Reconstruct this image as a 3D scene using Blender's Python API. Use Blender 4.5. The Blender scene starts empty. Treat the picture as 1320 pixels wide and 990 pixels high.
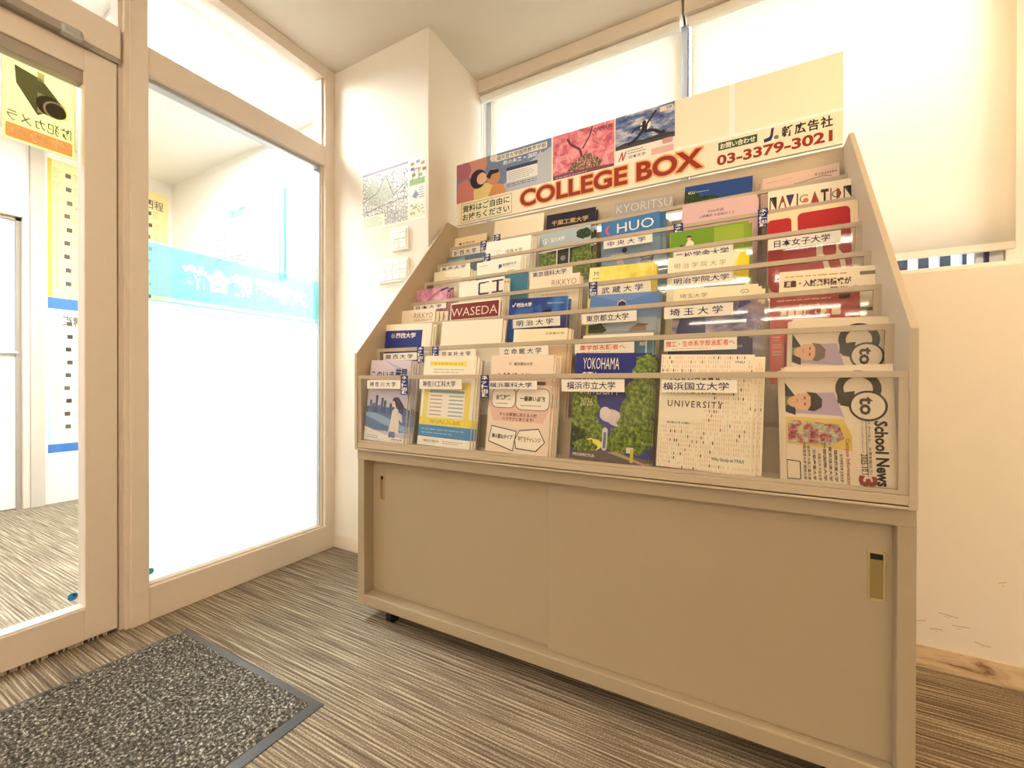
import bpy, bmesh, math, random
from mathutils import Vector, Matrix

random.seed(7)
SC = bpy.context.scene
COL = SC.collection
PI = math.pi

# ---------------------------------------------------------------- camera
HC = 0.89                                   # camera height
FPX = 544.83                                # focal length in pixels of the 1320 px frame
R_ = Vector((0.87913, 0.47657, 0.00166))    # camera right, down, forward in the room
D_ = Vector((0.00315, -0.00233, -0.99999))
F_ = Vector((-0.47657, 0.87913, -0.00355))
cam = bpy.data.cameras.new('camera')
cam.sensor_width = 36.0
cam.lens = 36.0 * FPX / 1320.0
cam.clip_start = 0.05
camo = bpy.data.objects.new('camera', cam)
COL.objects.link(camo)
m = Matrix((( R_.x, -D_.x, -F_.x, 0.0), (R_.y, -D_.y, -F_.y, 0.0), (R_.z, -D_.z, -F_.z, HC), (0, 0, 0, 1)))
camo.matrix_world = m
SC.camera = camo

def ray(px, py):
    return R_ * ((px - 660.0) / FPX) + D_ * ((py - 495.0) / FPX) + F_
def at(px, py, y):                           # the point of the plane Y = y seen at that pixel
    r = ray(px, py); k = y / r.y
    return Vector((r.x * k, y, HC + r.z * k))
def atx(px, py, x):
    r = ray(px, py); k = x / r.x
    return Vector((x, r.y * k, HC + r.z * k))

# ---------------------------------------------------------------- sky, light, exposure
SC.view_settings.view_transform = 'Standard'
SC.view_settings.look = 'None'
SC.view_settings.gamma = 1.0
SC.view_settings.use_curve_mapping = False
SC.view_settings.exposure = 1.13
SC.cycles.transparent_max_bounces = 40
SC.cycles.max_bounces = 10
SC.cycles.diffuse_bounces = 6
SC.cycles.sample_clamp_indirect = 8.0

SKY = 4.4
world = bpy.data.worlds.new('sky')
world.use_nodes = True
SC.world = world
wb = world.node_tree.nodes['Background']
wb.inputs[0].default_value = (0.93, 0.97, 1.0, 1)
wb.inputs[1].default_value = SKY

ROOM_LAMP = 15.0        # radiance of the lamp tubes of the room
HALL_LAMP = 15.0         # radiance of the light panels of the hall beyond the glass
ROOM_COL = (1.0, 0.84, 0.64)
ADDED_WARM_LAMP = 42.0
WARM_COL = (1.0, 0.69, 0.35)   # unseen lamp by the rear wall, added to brighten it and warm its tone
HALL_COL = (0.96, 0.98, 1.0)

# ---------------------------------------------------------------- materials
def lin(h):
    h = h.lstrip('#'); c = [int(h[i:i+2], 16) / 255.0 for i in (0, 2, 4)]
    return tuple(x / 12.92 if x <= 0.04045 else ((x + 0.055) / 1.055) ** 2.4 for x in c) + (1.0,)
MATS = {}
def mat(key, rough=0.55, spec=0.3, metal=0.0):
    """a plain procedural material from a colour"""
    if not isinstance(key, str): return key
    if key in MATS: return MATS[key]
    mt = bpy.data.materials.new('print_' + key.strip('#')); mt.use_nodes = True
    b = mt.node_tree.nodes['Principled BSDF']
    b.inputs['Base Color'].default_value = lin(key)
    b.inputs['Roughness'].default_value = rough
    b.inputs['Specular IOR Level'].default_value = spec
    b.inputs['Metallic'].default_value = metal
    MATS[key] = mt
    return mt
def named(name, col, rough=0.5, spec=0.4, metal=0.0, bump=0.0, bscale=200.0, var=0.0, vscale=6.0):
    mt = bpy.data.materials.new(name); mt.use_nodes = True
    nt = mt.node_tree; b = nt.nodes['Principled BSDF']
    b.inputs['Base Color'].default_value = lin(col)
    b.inputs['Roughness'].default_value = rough
    b.inputs['Specular IOR Level'].default_value = spec
    b.inputs['Metallic'].default_value = metal
    tc = nt.nodes.new('ShaderNodeTexCoord')
    if bump:
        n = nt.nodes.new('ShaderNodeTexNoise'); n.inputs['Scale'].default_value = bscale; n.inputs['Detail'].default_value = 3
        nt.links.new(tc.outputs['Object'], n.inputs['Vector'])
        bp = nt.nodes.new('ShaderNodeBump'); bp.inputs['Strength'].default_value = bump; bp.inputs['Distance'].default_value = 0.001
        nt.links.new(n.outputs['Fac'], bp.inputs['Height']); nt.links.new(bp.outputs[0], b.inputs['Normal'])
    if var:
        n = nt.nodes.new('ShaderNodeTexNoise'); n.inputs['Scale'].default_value = vscale; n.inputs['Detail'].default_value = 4
        nt.links.new(tc.outputs['Object'], n.inputs['Vector'])
        mx = nt.nodes.new('ShaderNodeMix'); mx.data_type = 'RGBA'
        c = lin(col)
        mx.inputs[6].default_value = tuple(x * (1 - var) for x in c[:3]) + (1,)
        mx.inputs[7].default_value = tuple(min(1, x * (1 + var)) for x in c[:3]) + (1,)
        nt.links.new(n.outputs['Fac'], mx.inputs[0]); nt.links.new(mx.outputs[2], b.inputs['Base Color'])
    MATS[name] = mt
    return mt
def noise_mat(name, stops, scale, detail=5, stretch=(1, 1, 1), rough=0.5, voronoi=False, bump=0.0, bdist=0.002, distort=0.0):
    mt = bpy.data.materials.new(name); mt.use_nodes = True
    nt = mt.node_tree; b = nt.nodes['Principled BSDF']
    b.inputs['Roughness'].default_value = rough
    b.inputs['Specular IOR Level'].default_value = 0.3
    tc = nt.nodes.new('ShaderNodeTexCoord'); mp = nt.nodes.new('ShaderNodeMapping'); mp.inputs['Scale'].default_value = stretch
    nt.links.new(tc.outputs['Object'], mp.inputs['Vector'])
    if voronoi:
        n = nt.nodes.new('ShaderNodeTexVoronoi'); n.feature = 'DISTANCE_TO_EDGE'; n.inputs['Scale'].default_value = scale
        out = n.outputs['Distance']
    else:
        n = nt.nodes.new('ShaderNodeTexNoise'); n.inputs['Scale'].default_value = scale; n.inputs['Detail'].default_value = detail
        n.inputs['Roughness'].default_value = 0.65; n.inputs['Distortion'].default_value = distort
        out = n.outputs['Fac']
    nt.links.new(mp.outputs[0], n.inputs['Vector'])
    rp = nt.nodes.new('ShaderNodeValToRGB'); e = rp.color_ramp.elements
    while len(e) < len(stops): e.new(0.5)
    for i, (p, c) in enumerate(stops): e[i].position = p; e[i].color = lin(c)
    nt.links.new(out, rp.inputs[0]); nt.links.new(rp.outputs[0], b.inputs['Base Color'])
    if bump:
        bp = nt.nodes.new('ShaderNodeBump'); bp.inputs['Strength'].default_value = bump; bp.inputs['Distance'].default_value = bdist
        nt.links.new(out, bp.inputs['Height']); nt.links.new(bp.outputs[0], b.inputs['Normal'])
    MATS[name] = mt
    return mt
def emit(name, col, k):
    mt = bpy.data.materials.new(name); mt.use_nodes = True
    nt = mt.node_tree; nt.nodes.remove(nt.nodes['Principled BSDF'])
    e = nt.nodes.new('ShaderNodeEmission'); e.inputs[0].default_value = tuple(col) + (1,); e.inputs[1].default_value = k
    nt.links.new(e.outputs[0], nt.nodes['Material Output'].inputs[0])
    MATS[name] = mt
    return mt
def clear(name, tint=(1, 1, 1), gloss=1.0, rough=0.0, film=0.0, film_col=(0.9, 0.9, 0.9)):
    """thin clear sheet: see-through, with a mirror reflection that grows at grazing angles; film adds a translucent frosting"""
    mt = bpy.data.materials.new(name); mt.use_nodes = True
    nt = mt.node_tree; nt.nodes.remove(nt.nodes['Principled BSDF'])
    tr = nt.nodes.new('ShaderNodeBsdfTransparent'); tr.inputs[0].default_value = tuple(tint) + (1,)
    base = tr.outputs[0]
    if film:
        tl = nt.nodes.new('ShaderNodeBsdfTranslucent'); tl.inputs[0].default_value = tuple(film_col) + (1,)
        mx0 = nt.nodes.new('ShaderNodeMixShader'); mx0.inputs[0].default_value = film
        nt.links.new(base, mx0.inputs[1]); nt.links.new(tl.outputs[0], mx0.inputs[2]); base = mx0.outputs[0]
    gl = nt.nodes.new('ShaderNodeBsdfGlossy'); gl.inputs['Roughness'].default_value = rough
    fr = nt.nodes.new('ShaderNodeFresnel'); fr.inputs[0].default_value = 1.45
    ml = nt.nodes.new('ShaderNodeMath'); ml.operation = 'MULTIPLY'; ml.inputs[1].default_value = gloss
    nt.links.new(fr.outputs[0], ml.inputs[0])
    ge = nt.nodes.new('ShaderNodeNewGeometry'); io = nt.nodes.new('ShaderNodeMath'); io.operation = 'MULTIPLY_ADD'    # same reflectance from inside the sheet
    io.inputs[1].default_value = 1 / 1.45 - 1.45; io.inputs[2].default_value = 1.45
    nt.links.new(ge.outputs['Backfacing'], io.inputs[0]); nt.links.new(io.outputs[0], fr.inputs[0])
    mx = nt.nodes.new('ShaderNodeMixShader')
    nt.links.new(ml.outputs[0], mx.inputs[0]); nt.links.new(base, mx.inputs[1]); nt.links.new(gl.outputs[0], mx.inputs[2])
    nt.links.new(mx.outputs[0], nt.nodes['Material Output'].inputs[0])
    MATS[name] = mt
    return mt
def cloth(name, col, trans):
    mt = bpy.data.materials.new(name); mt.use_nodes = True
    nt = mt.node_tree; nt.nodes.remove(nt.nodes['Principled BSDF'])
    d = nt.nodes.new('ShaderNodeBsdfDiffuse'); d.inputs[0].default_value = lin(col)
    t = nt.nodes.new('ShaderNodeBsdfTranslucent'); t.inputs[0].default_value = lin(col)
    mx = nt.nodes.new('ShaderNodeMixShader'); mx.inputs[0].default_value = trans
    nt.links.new(d.outputs[0], mx.inputs[1]); nt.links.new(t.outputs[0], mx.inputs[2])
    nt.links.new(mx.outputs[0], nt.nodes['Material Output'].inputs[0])
    MATS[name] = mt
    return mt
def carpet():
    mt = bpy.data.materials.new('carpet'); mt.use_nodes = True
    nt = mt.node_tree; b = nt.nodes['Principled BSDF']; b.inputs['Roughness'].default_value = 0.85; b.inputs['Specular IOR Level'].default_value = 0.25
    tc = nt.nodes.new('ShaderNodeTexCoord')
    def nz(sc, det, stretch):
        mp = nt.nodes.new('ShaderNodeMapping'); mp.inputs['Scale'].default_value = stretch
        nt.links.new(tc.outputs['Object'], mp.inputs['Vector'])
        n = nt.nodes.new('ShaderNodeTexNoise'); n.inputs['Scale'].default_value = sc; n.inputs['Detail'].default_value = det
        n.inputs['Roughness'].default_value = 0.6
        nt.links.new(mp.outputs[0], n.inputs['Vector']); return n.outputs['Fac']
    a = nz(1.0, 2, (3.0, 210, 1)); d = nz(230.0, 2, (1, 1, 1))
    wv = nt.nodes.new('ShaderNodeTexWave'); wv.wave_type = 'BANDS'; wv.bands_direction = 'Y'; wv.inputs['Scale'].default_value = 25.0
    wv.inputs['Distortion'].default_value = 3.5; wv.inputs['Detail'].default_value = 2.0; wv.inputs['Detail Scale'].default_value = 1.6
    mpw = nt.nodes.new('ShaderNodeMapping'); mpw.inputs['Scale'].default_value = (0.12, 1, 1)
    nt.links.new(tc.outputs['Object'], mpw.inputs['Vector']); nt.links.new(mpw.outputs[0], wv.inputs['Vector']); c = wv.outputs['Fac']
    m1 = nt.nodes.new('ShaderNodeMath'); m1.operation = 'MULTIPLY_ADD'; m1.inputs[1].default_value = 0.13
    nt.links.new(c, m1.inputs[0]); nt.links.new(a, m1.inputs[2])
    m2 = nt.nodes.new('ShaderNodeMath'); m2.operation = 'MULTIPLY_ADD'; m2.inputs[1].default_value = 0.45
    nt.links.new(d, m2.inputs[0]); nt.links.new(m1.outputs[0], m2.inputs[2])
    rp = nt.nodes.new('ShaderNodeValToRGB'); e = rp.color_ramp.elements
    e[0].position = 0.50; e[0].color = lin('#4a3f34'); e[1].position = 1.08; e[1].color = lin('#bdb098')
    x = e.new(0.78); x.color = lin('#7a6c5b')
    nt.links.new(m2.outputs[0], rp.inputs[0]); nt.links.new(rp.outputs[0], b.inputs['Base Color'])
    bp = nt.nodes.new('ShaderNodeBump'); bp.inputs['Strength'].default_value = 0.5; bp.inputs['Distance'].default_value = 0.002
    nt.links.new(m2.outputs[0], bp.inputs['Height']); nt.links.new(bp.outputs[0], b.inputs['Normal'])
    return mt

M_WALL = named('wallpaper', '#e9e2d6', 0.8, 0.2, bump=0.35, bscale=260)
M_CEIL = named('ceiling_paint', '#dcd4c8', 0.9, 0.1, bump=0.3, bscale=220)
M_FRAME = named('frame_paint', '#ded2c3', 0.5, 0.35, var=0.03, vscale=40)
M_GREY_TRIM = named('grey_trim', '#a39a8e', 0.6, 0.3)
M_DARK = named('dark_matte', '#2b2723', 0.8, 0.2)
M_STEEL = named('cabinet_paint', '#ab9c82', 0.45, 0.35, bump=0.12, bscale=500, var=0.02, vscale=30)
M_STEEL2 = named('rack_paint', '#beae96', 0.45, 0.35, bump=0.12, bscale=500)
M_HANDLE = named('handle_metal', '#b9a672', 0.35, 0.5, metal=0.35)
M_HANDLE_IN = named('handle_recess', '#8d7a4c', 0.5, 0.4)
M_RUBBER = named('rubber', '#4a4d52', 0.3, 0.7)
M_ACRYL = clear('acrylic', (0.985, 0.985, 0.98), 1.0, 0.03)
M_GLASS = clear('glass', (0.97, 0.98, 0.975), 1.0, 0.0)
M_FROST = clear('frosted_film', (0.9, 0.9, 0.9), 0.6, 0.15, film=0.94, film_col=(0.93, 0.95, 0.95))
M_CYAN = clear('turquoise_film', (0.25, 0.78, 0.80), 0.6, 0.02, film=0.25, film_col=(0.25, 0.8, 0.82))
M_BLIND = cloth('blind_cloth', '#f3efe6', 0.4)
M_WHITE = named('white_enamel', '#efece6', 0.4, 0.4)
M_ALU = named('aluminium', '#b9bcc0', 0.35, 0.5, metal=0.6)
M_SLAT = named('slat_navy', '#232c44', 0.5, 0.4)
M_PAGE = named('page_paper', '#e8dfce', 0.7, 0.2)
M_PAGES = noise_mat('page_edges', [(0.3, '#b7a78f'), (0.5, '#e6dcc8'), (0.75, '#f3ecdd')], 1.0, 2, (900, 2, 2), 0.7)
M_PAPER = named('white_paper', '#f6f1e4', 0.6, 0.25)
M_FOLIAGE = noise_mat('printed_leaves', [(0.32, '#1f2a12'), (0.47, '#56702a'), (0.6, '#8fa03c'), (0.78, '#d6cf7a')], 90, 6)
M_LEAFDARK = noise_mat('printed_dark_leaves', [(0.35, '#11180c'), (0.55, '#2f4420'), (0.75, '#5f7a3c')], 110, 6)
M_BLOSSOM = noise_mat('printed_blossom', [(0.28, '#7d2f4a'), (0.45, '#d8707f'), (0.6, '#f0a3a8'), (0.78, '#fbdad6')], 26, 7, distort=0.6)
M_FLOWERS = noise_mat('printed_flowers', [(0.36, '#3d2a2c'), (0.47, '#5d6a34'), (0.58, '#cf7d86'), (0.68, '#f3e3b5')], 160, 4)
M_CLOUD = noise_mat('printed_clouds', [(0.38, '#3c4f86'), (0.5, '#7c8cb4'), (0.6, '#c9c8d2'), (0.75, '#f2ece2')], 14, 6, (1, 1, 2.2))
M_DUSK = noise_mat('printed_dusk_cloud', [(0.36, '#3a3a66'), (0.5, '#857f9c'), (0.62, '#b9a7ae'), (0.75, '#d8c9c4')], 12, 5, (1, 1, 2))
M_HAZE = noise_mat('printed_haze', [(0.3, '#93aecb'), (0.55, '#b7c4d0'), (0.75, '#ddd9cf')], 9, 3, (1, 1, 2.5))
M_PINKART = noise_mat('printed_pink', [(0.3, '#a65f8c'), (0.5, '#d591b0'), (0.66, '#ecc0cc'), (0.8, '#f5dcd8')], 22, 5)
M_CROWD = noise_mat('printed_crowd', [(0.36, '#4a3348'), (0.46, '#c05a56'), (0.53, '#8fb0a4'), (0.6, '#e3c27a'), (0.72, '#6b4f78')], 55, 4)
M_YELLOWART = noise_mat('printed_yellow', [(0.3, '#d9c640'), (0.5, '#efe06a'), (0.72, '#f6ee9c')], 18, 3)
M_BLUEGRAD = noise_mat('printed_blue_glow', [(0.36, '#1c2558'), (0.5, '#22408c'), (0.66, '#3f7cc0')], 9, 2)
M_STREETS = noise_mat('printed_streets', [(0.0, '#6f6f74'), (0.045, '#8f9094'), (0.07, '#dcdcd4'), (0.5, '#e9e6da')], 55, voronoi=True)
M_PARK = noise_mat('printed_park', [(0.35, '#8ba184'), (0.52, '#c9cdc0'), (0.7, '#9a9ca4')], 60, 5)
M_MAT = noise_mat('mat_pile', [(0.30, '#1d1d1c'), (0.46, '#4e4b46'), (0.56, '#7d7970'), (0.66, '#dcd6c8')], 135, 4, rough=0.95, bump=1.0, bdist=0.006)
M_CARPET = carpet()
M_TUBE = emit('lamp_tube', ROOM_COL, ROOM_LAMP)
M_TUBE_ADDED_WARM = emit('added_lamp_tube_warm', WARM_COL, ADDED_WARM_LAMP)
M_PANEL_BOOSTED = emit('light_panel_boosted', HALL_COL, HALL_LAMP * 2.8)  # boosted panel, set close to the pane to brighten its frosting
M_PANEL = emit('light_panel', HALL_COL, HALL_LAMP)

# ---------------------------------------------------------------- mesh builders
class MB:
    def __init__(s): s.v, s.f, s.mi, s.mats = [], [], [], []
    def _m(s, mt):
        mt = mat(mt)
        if mt not in s.mats: s.mats.append(mt)
        return s.mats.index(mt)
    def face(s, pts, mt):
        n = len(s.v); s.v += [tuple(p) for p in pts]; s.f.append(tuple(range(n, n + len(pts)))); s.mi.append(s._m(mt))
    def raw(s, verts, faces, mt):
        n = len(s.v); k = s._m(mt); s.v += [tuple(p) for p in verts]
        for f in faces: s.f.append(tuple(i + n for i in f)); s.mi.append(k)
    def box(s, x0, x1, y0, y1, z0, z1, mt, bev=0.0):
        bm = bmesh.new(); bmesh.ops.create_cube(bm, size=1.0)
        for v in bm.verts: v.co = Vector(((x0 + x1) / 2 + v.co.x * (x1 - x0), (y0 + y1) / 2 + v.co.y * (y1 - y0), (z0 + z1) / 2 + v.co.z * (z1 - z0)))
        if bev: bmesh.ops.bevel(bm, geom=bm.edges[:], offset=bev, segments=2, affect='EDGES', profile=0.5)
        s._take(bm, mt)
    def _take(s, bm, mt):
        bm.verts.index_update()
        s.raw([v.co[:] for v in bm.verts], [[v.index for v in f.verts] for f in bm.faces], mt); bm.free()
    def prism(s, pts, axis, a0, a1, mt, bev=0.0):
        """pts: outline in the two other axes, extruded along axis from a0 to a1"""
        bm = bmesh.new()
        def P(p, a): return (a, p[0], p[1]) if axis == 'x' else ((p[0], a, p[1]) if axis == 'y' else (p[0], p[1], a))
        A = [bm.verts.new(P(p, a0)) for p in pts]; B = [bm.verts.new(P(p, a1)) for p in pts]
        bm.faces.new(A); bm.faces.new(B[::-1]); n = len(pts)
        for i in range(n): bm.faces.new((A[i], B[i], B[(i + 1) % n], A[(i + 1) % n]))
        bmesh.ops.recalc_face_normals(bm, faces=bm.faces[:])
        if bev: bmesh.ops.bevel(bm, geom=bm.edges[:], offset=bev, segments=2, affect='EDGES', profile=0.5)
        s._take(bm, mt)
    def cyl(s, p0, p1, r, mt, seg=16):
        p0, p1 = Vector(p0), Vector(p1); d = (p1 - p0); L = d.length
        bm = bmesh.new(); bmesh.ops.create_cone(bm, cap_ends=True, segments=seg, radius1=r, radius2=r, depth=L)
        bmesh.ops.transform(bm, matrix=Matrix.Translation((p0 + p1) / 2) @ d.to_track_quat('Z', 'Y').to_matrix().to_4x4(), verts=bm.verts[:])
        s._take(bm, mt)
    def sphere(s, c, r, mt):
        bm = bmesh.new(); bmesh.ops.create_icosphere(bm, subdivisions=1, radius=r)
        for v in bm.verts: v.co += Vector(c)
        s._take(bm, mt)
    def build(s, name, parent=None, loc=None, smooth=False):
        me = bpy.data.meshes.new(name); me.from_pydata(s.v, [], s.f)
        for mt in s.mats: me.materials.append(mt)
        me.polygons.foreach_set('material_index', s.mi)
        if smooth: me.polygons.foreach_set('use_smooth', [True] * len(s.f))
        me.update()
        o = bpy.data.objects.new(name, me); COL.objects.link(o)
        if parent: o.parent = parent
        if loc: o.location = loc
        return o

def thing(name, label, cat, loc=(0, 0, 0), group=None):
    o = bpy.data.objects.new(name, None); COL.objects.link(o); o.location = loc; o.empty_display_size = 0.05
    o['label'] = label; o['category'] = cat
    if group: o['group'] = group
    return o
def tag(o, label, cat, group=None):
    o['label'] = label; o['category'] = cat
    if group: o['group'] = group
    return o
def struct(o): o['kind'] = 'structure'; return o

GLYPH = {}
def glyphs(s, bold, space=1.0, res=2):
    k = (s, bold, space, res)
    if k not in GLYPH:
        c = bpy.data.curves.new('lettering', 'FONT'); c.body = s; c.resolution_u = res; c.offset = bold; c.space_character = space
        o = bpy.data.objects.new('lettering', c); me = o.to_mesh()
        vs = [(v.co.x, v.co.y) for v in me.vertices]; fs = [tuple(p.vertices) for p in me.polygons]
        o.to_mesh_clear(); bpy.data.objects.remove(o); bpy.data.curves.remove(c)
        if vs:
            x0 = min(v[0] for v in vs) + bold; x1 = max(v[0] for v in vs) - bold; y0 = min(v[1] for v in vs) + bold; y1 = max(v[1] for v in vs) - bold
            vs = [((v[0] - x0) / max(1e-6, x1 - x0), (v[1] - y0) / max(1e-6, y1 - y0)) for v in vs]
        GLYPH[k] = (vs, fs)
    return GLYPH[k]

class Art:
    """prints on a rectangle of width w, height h that faces -Y: (u, v) run 0..1 from its lower left corner"""
    STEP = 0.00022
    def __init__(s, mb, w, h, x0=None, z0=0.0, y=0.0, flip=False, clamp=True):
        s.k = 0; s.clamp = clamp; s.mb, s.w, s.h, s.x0, s.z0, s.y, s.flip = mb, w, h, (-w / 2 if x0 is None else x0), z0, y, flip
    def P(s, u, v, lay):
        if s.clamp: u = min(1.0, max(0.0, u)); v = min(1.0, max(0.0, v))
        if s.flip: u = 1 - u
        return (s.x0 + u * s.w, s.y - lay * s.STEP, s.z0 + v * s.h)
    def p(s, pts, c, lay=1):
        s.k = min(s.k + 1, 60); lay += s.k * 0.012
        s.mb.face([s.P(u, v, lay) for u, v in pts], c)
    def r(s, u0, v0, u1, v1, c, lay=1): s.p([(u0, v0), (u1, v0), (u1, v1), (u0, v1)], c, lay)
    def d(s, u, v, r, c, lay=1, rv=None, n=20, a0=0.0, a1=2 * PI):
        ry = (rv if rv is not None else r * s.w / s.h)
        s.p([(u + r * math.cos(a0 + (a1 - a0) * i / n), v + ry * math.sin(a0 + (a1 - a0) * i / n)) for i in range(n)], c, lay)
    def ring(s, u, v, r, t, c, lay=1, a0=0.0, a1=2 * PI, n=28):
        k = s.w / s.h
        for i in range(n):
            a = a0 + (a1 - a0) * i / n; b = a0 + (a1 - a0) * (i + 1) / n
            q = [(u + rr * math.cos(x), v + rr * k * math.sin(x)) for rr, x in ((r, a), (r, b), (r - t, b), (r - t, a))]
            s.p(q, c, lay)
    def rr(s, u0, v0, u1, v1, rad, c, lay=1):
        rv = rad * s.w / s.h; pts = []
        for cx, cy, a in ((u1 - rad, v1 - rv, 0), (u0 + rad, v1 - rv, PI / 2), (u0 + rad, v0 + rv, PI), (u1 - rad, v0 + rv, 1.5 * PI)):
            for i in range(6): pts.append((cx + rad * math.cos(a + i * PI / 10), cy + rv * math.sin(a + i * PI / 10)))
        s.p(pts, c, lay)
    def line(s, pts, t, c, lay=1):
        for (a, b), (e, f) in zip(pts, pts[1:]):
            dx, dy = (e - a) * s.w, (f - b) * s.h; L = math.hypot(dx, dy) or 1
            nx, ny = -dy / L * t / 2 / s.w * s.w, dx / L * t / 2
            s.p([(a + nx / s.w, b + ny / s.h), (e + nx / s.w, f + ny / s.h), (e - nx / s.w, f - ny / s.h), (a - nx / s.w, b - ny / s.h)], c, lay)
    def t(s, txt, u0, v0, u1, v1, c, lay=2, bold=0.012, cw=False, space=1.0, res=2):
        vs, fs = glyphs(txt, bold, space, res)
        s.k = min(s.k + 1, 60); lay += s.k * 0.012
        if cw: pts = [s.P(u0 + (u1 - u0) * y, v1 - (v1 - v0) * x, lay) for x, y in vs]
        else: pts = [s.P(u0 + (u1 - u0) * x, v0 + (v1 - v0) * y, lay) for x, y in vs]
        s.mb.raw(pts, fs, c)
    def vt(s, txt, u0, v0, u1, v1, c, lay=2, bold=0.03):
        n = len(txt); dv = (v1 - v0) / n
        for i, ch in enumerate(txt):
            k = 0.78 if ch in 'ッ' else 1.0
            if ch == '・': continue
            s.t(ch, u0, v1 - dv * (i + 0.92), u0 + (u1 - u0) * k, v1 - dv * (i + 0.92) + dv * 0.86 * k, c, lay, bold)
    def bars(s, u0, v0, u1, v1, n, c, lay=2, fill=0.35, ragged=0.3):
        """lines too small to read"""
        dv = (v1 - v0) / n
        for i in range(n):
            x = u0
            end = u1 - (u1 - u0) * ragged * random.random()
            while x < end - 0.01:
                w = min(end - x, (u1 - u0) * random.uniform(0.05, 0.16))
                s.r(x, v1 - dv * (i + 0.5 + fill / 2), x + w, v1 - dv * (i + 0.5 - fill / 2), c, lay); x += w + (u1 - u0) * 0.025

# ================================================================= the room
XG = -1.94          # storefront, inner face of its frames
YW = 1.78           # rear wall under the window
YM = 1.555          # face of the pillar with the map
XP = -1.289         # pillar corner
ZC = 2.556          # ceiling
ZS = 1.24           # window sill
XW = 0.95          # right end of the window
XE, YE = 4.3, -9.0
XH, YH = -4.42, 1.85

b = MB(); b.box(XG - 0.12, XE, YE, YW, -0.06, 0.0, M_CARPET); struct(b.build('floor'))
b = MB(); b.box(XH - 0.1, XG - 0.12, -4.0, YH, -0.06, 0.0, M_CARPET); struct(b.build('floor_hall'))
b = MB(); b.box(XG - 0.12, XE, YE, 2.2, ZC, ZC + 0.08, M_CEIL); struct(b.build('ceiling'))
b = MB(); b.box(XH - 0.1, XG - 0.12, -4.0, YH + 0.1, 2.62, 2.7, M_WHITE); struct(b.build('ceiling_hall'))
b = MB()
b.box(XP, XW, YW, 2.2, -0.06, ZS, M_WALL, 0.004)
b.box(XW, XE, YW, 2.2, -0.06, ZC, M_WALL)
struct(b.build('wall_rear'))
b = MB(); b.box(XG, XP, YM, 2.2, -0.06, ZC, M_WALL, 0.003); struct(b.build('wall_pillar'))
b = MB(); b.box(XE, XE + 0.1, YE, YW, -0.06, ZC, M_WALL); struct(b.build('wall_right'))
b = MB(); b.box(XG - 0.12, XE + 0.1, YE - 0.1, YE, -0.06, ZC, M_WALL); struct(b.build('wall_front'))
b = MB(); b.box(XG - 0.12, XG, YE, -0.42, -0.06, ZC, M_WALL); struct(b.build('wall_left'))
b = MB(); b.box(XH - 0.1, XG, YH, YH + 0.1, -0.06, 2.7, M_WHITE); struct(b.build('wall_hall_side'))
b = MB(); b.box(XH - 0.1, XH, -4.0, 0.02, -0.06, 2.7, M_WHITE); b.box(XH - 0.1, XH, 0.02, 1.0, 2.1, 2.7, M_WHITE); b.box(XH - 0.1, XH, 1.0, YH, -0.06, 2.7, M_WHITE); struct(b.build('wall_hall_far'))
b = MB(); b.box(XH - 0.1, XG, -4.1, -4.0, -0.06, 2.7, M_WHITE); struct(b.build('wall_hall_end'))

# baseboards; the rear one is stained
M_STAIN = noise_mat('stained_vinyl', [(0.34, '#8c6f56'), (0.43, '#c6ad8c'), (0.55, '#dac5a4'), (0.8, '#e2d0b2')], 5, 7, (1.2, 1, 5), 0.6, distort=1.2)
M_SKIRT = named('skirting_vinyl', '#e2d8c8', 0.6, 0.3)
b = MB(); b.box(XP, XE, YW - 0.006, YW - 0.0004, 0.0, 0.068, M_STAIN, 0.001); struct(b.build('baseboard_rear'))
b = MB(); b.box(XG, XP + 0.006, YM - 0.006, YM - 0.0004, 0.0, 0.068, M_SKIRT, 0.001); b.box(XP + 0.0004, XP + 0.006, YM - 0.006, YW - 0.0065, 0, 0.068, M_SKIRT); struct(b.build('baseboard_pillar'))
# scuff marks on the wall
b = MB(); a = Art(b, 0.5, 0.4, 0.42, 0.06, YW - 0.0008)
for u, v, l, k in ((0.2, 0.16, 0.06, 0.1), (0.24, 0.30, 0.09, -0.1), (0.30, 0.22, 0.08, 0.05), (0.62, 0.10, 0.1, -0.2), (0.8, 0.15, 0.12, -0.1), (0.5, 0.6, 0.03, 0.3), (0.13, 0.2, 0.05, 0.2), (0.4, 0.13, 0.07, -0.15)):
    a.line([(u, v), (u + l * 0.5, v + l * k), (u + l, v + l * k * 1.6)], 0.0016, '#a88a66', 1)
    a.line([(u + .02, v - .02), (u + l * 0.6, v - .015 + l * k)], 0.001, '#b79b76', 1)
tag(b.build('wall_scuffs'), 'faint brown scuff marks low on the cream rear wall beside the cabinet', 'marks')['kind'] = 'stuff'

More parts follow.
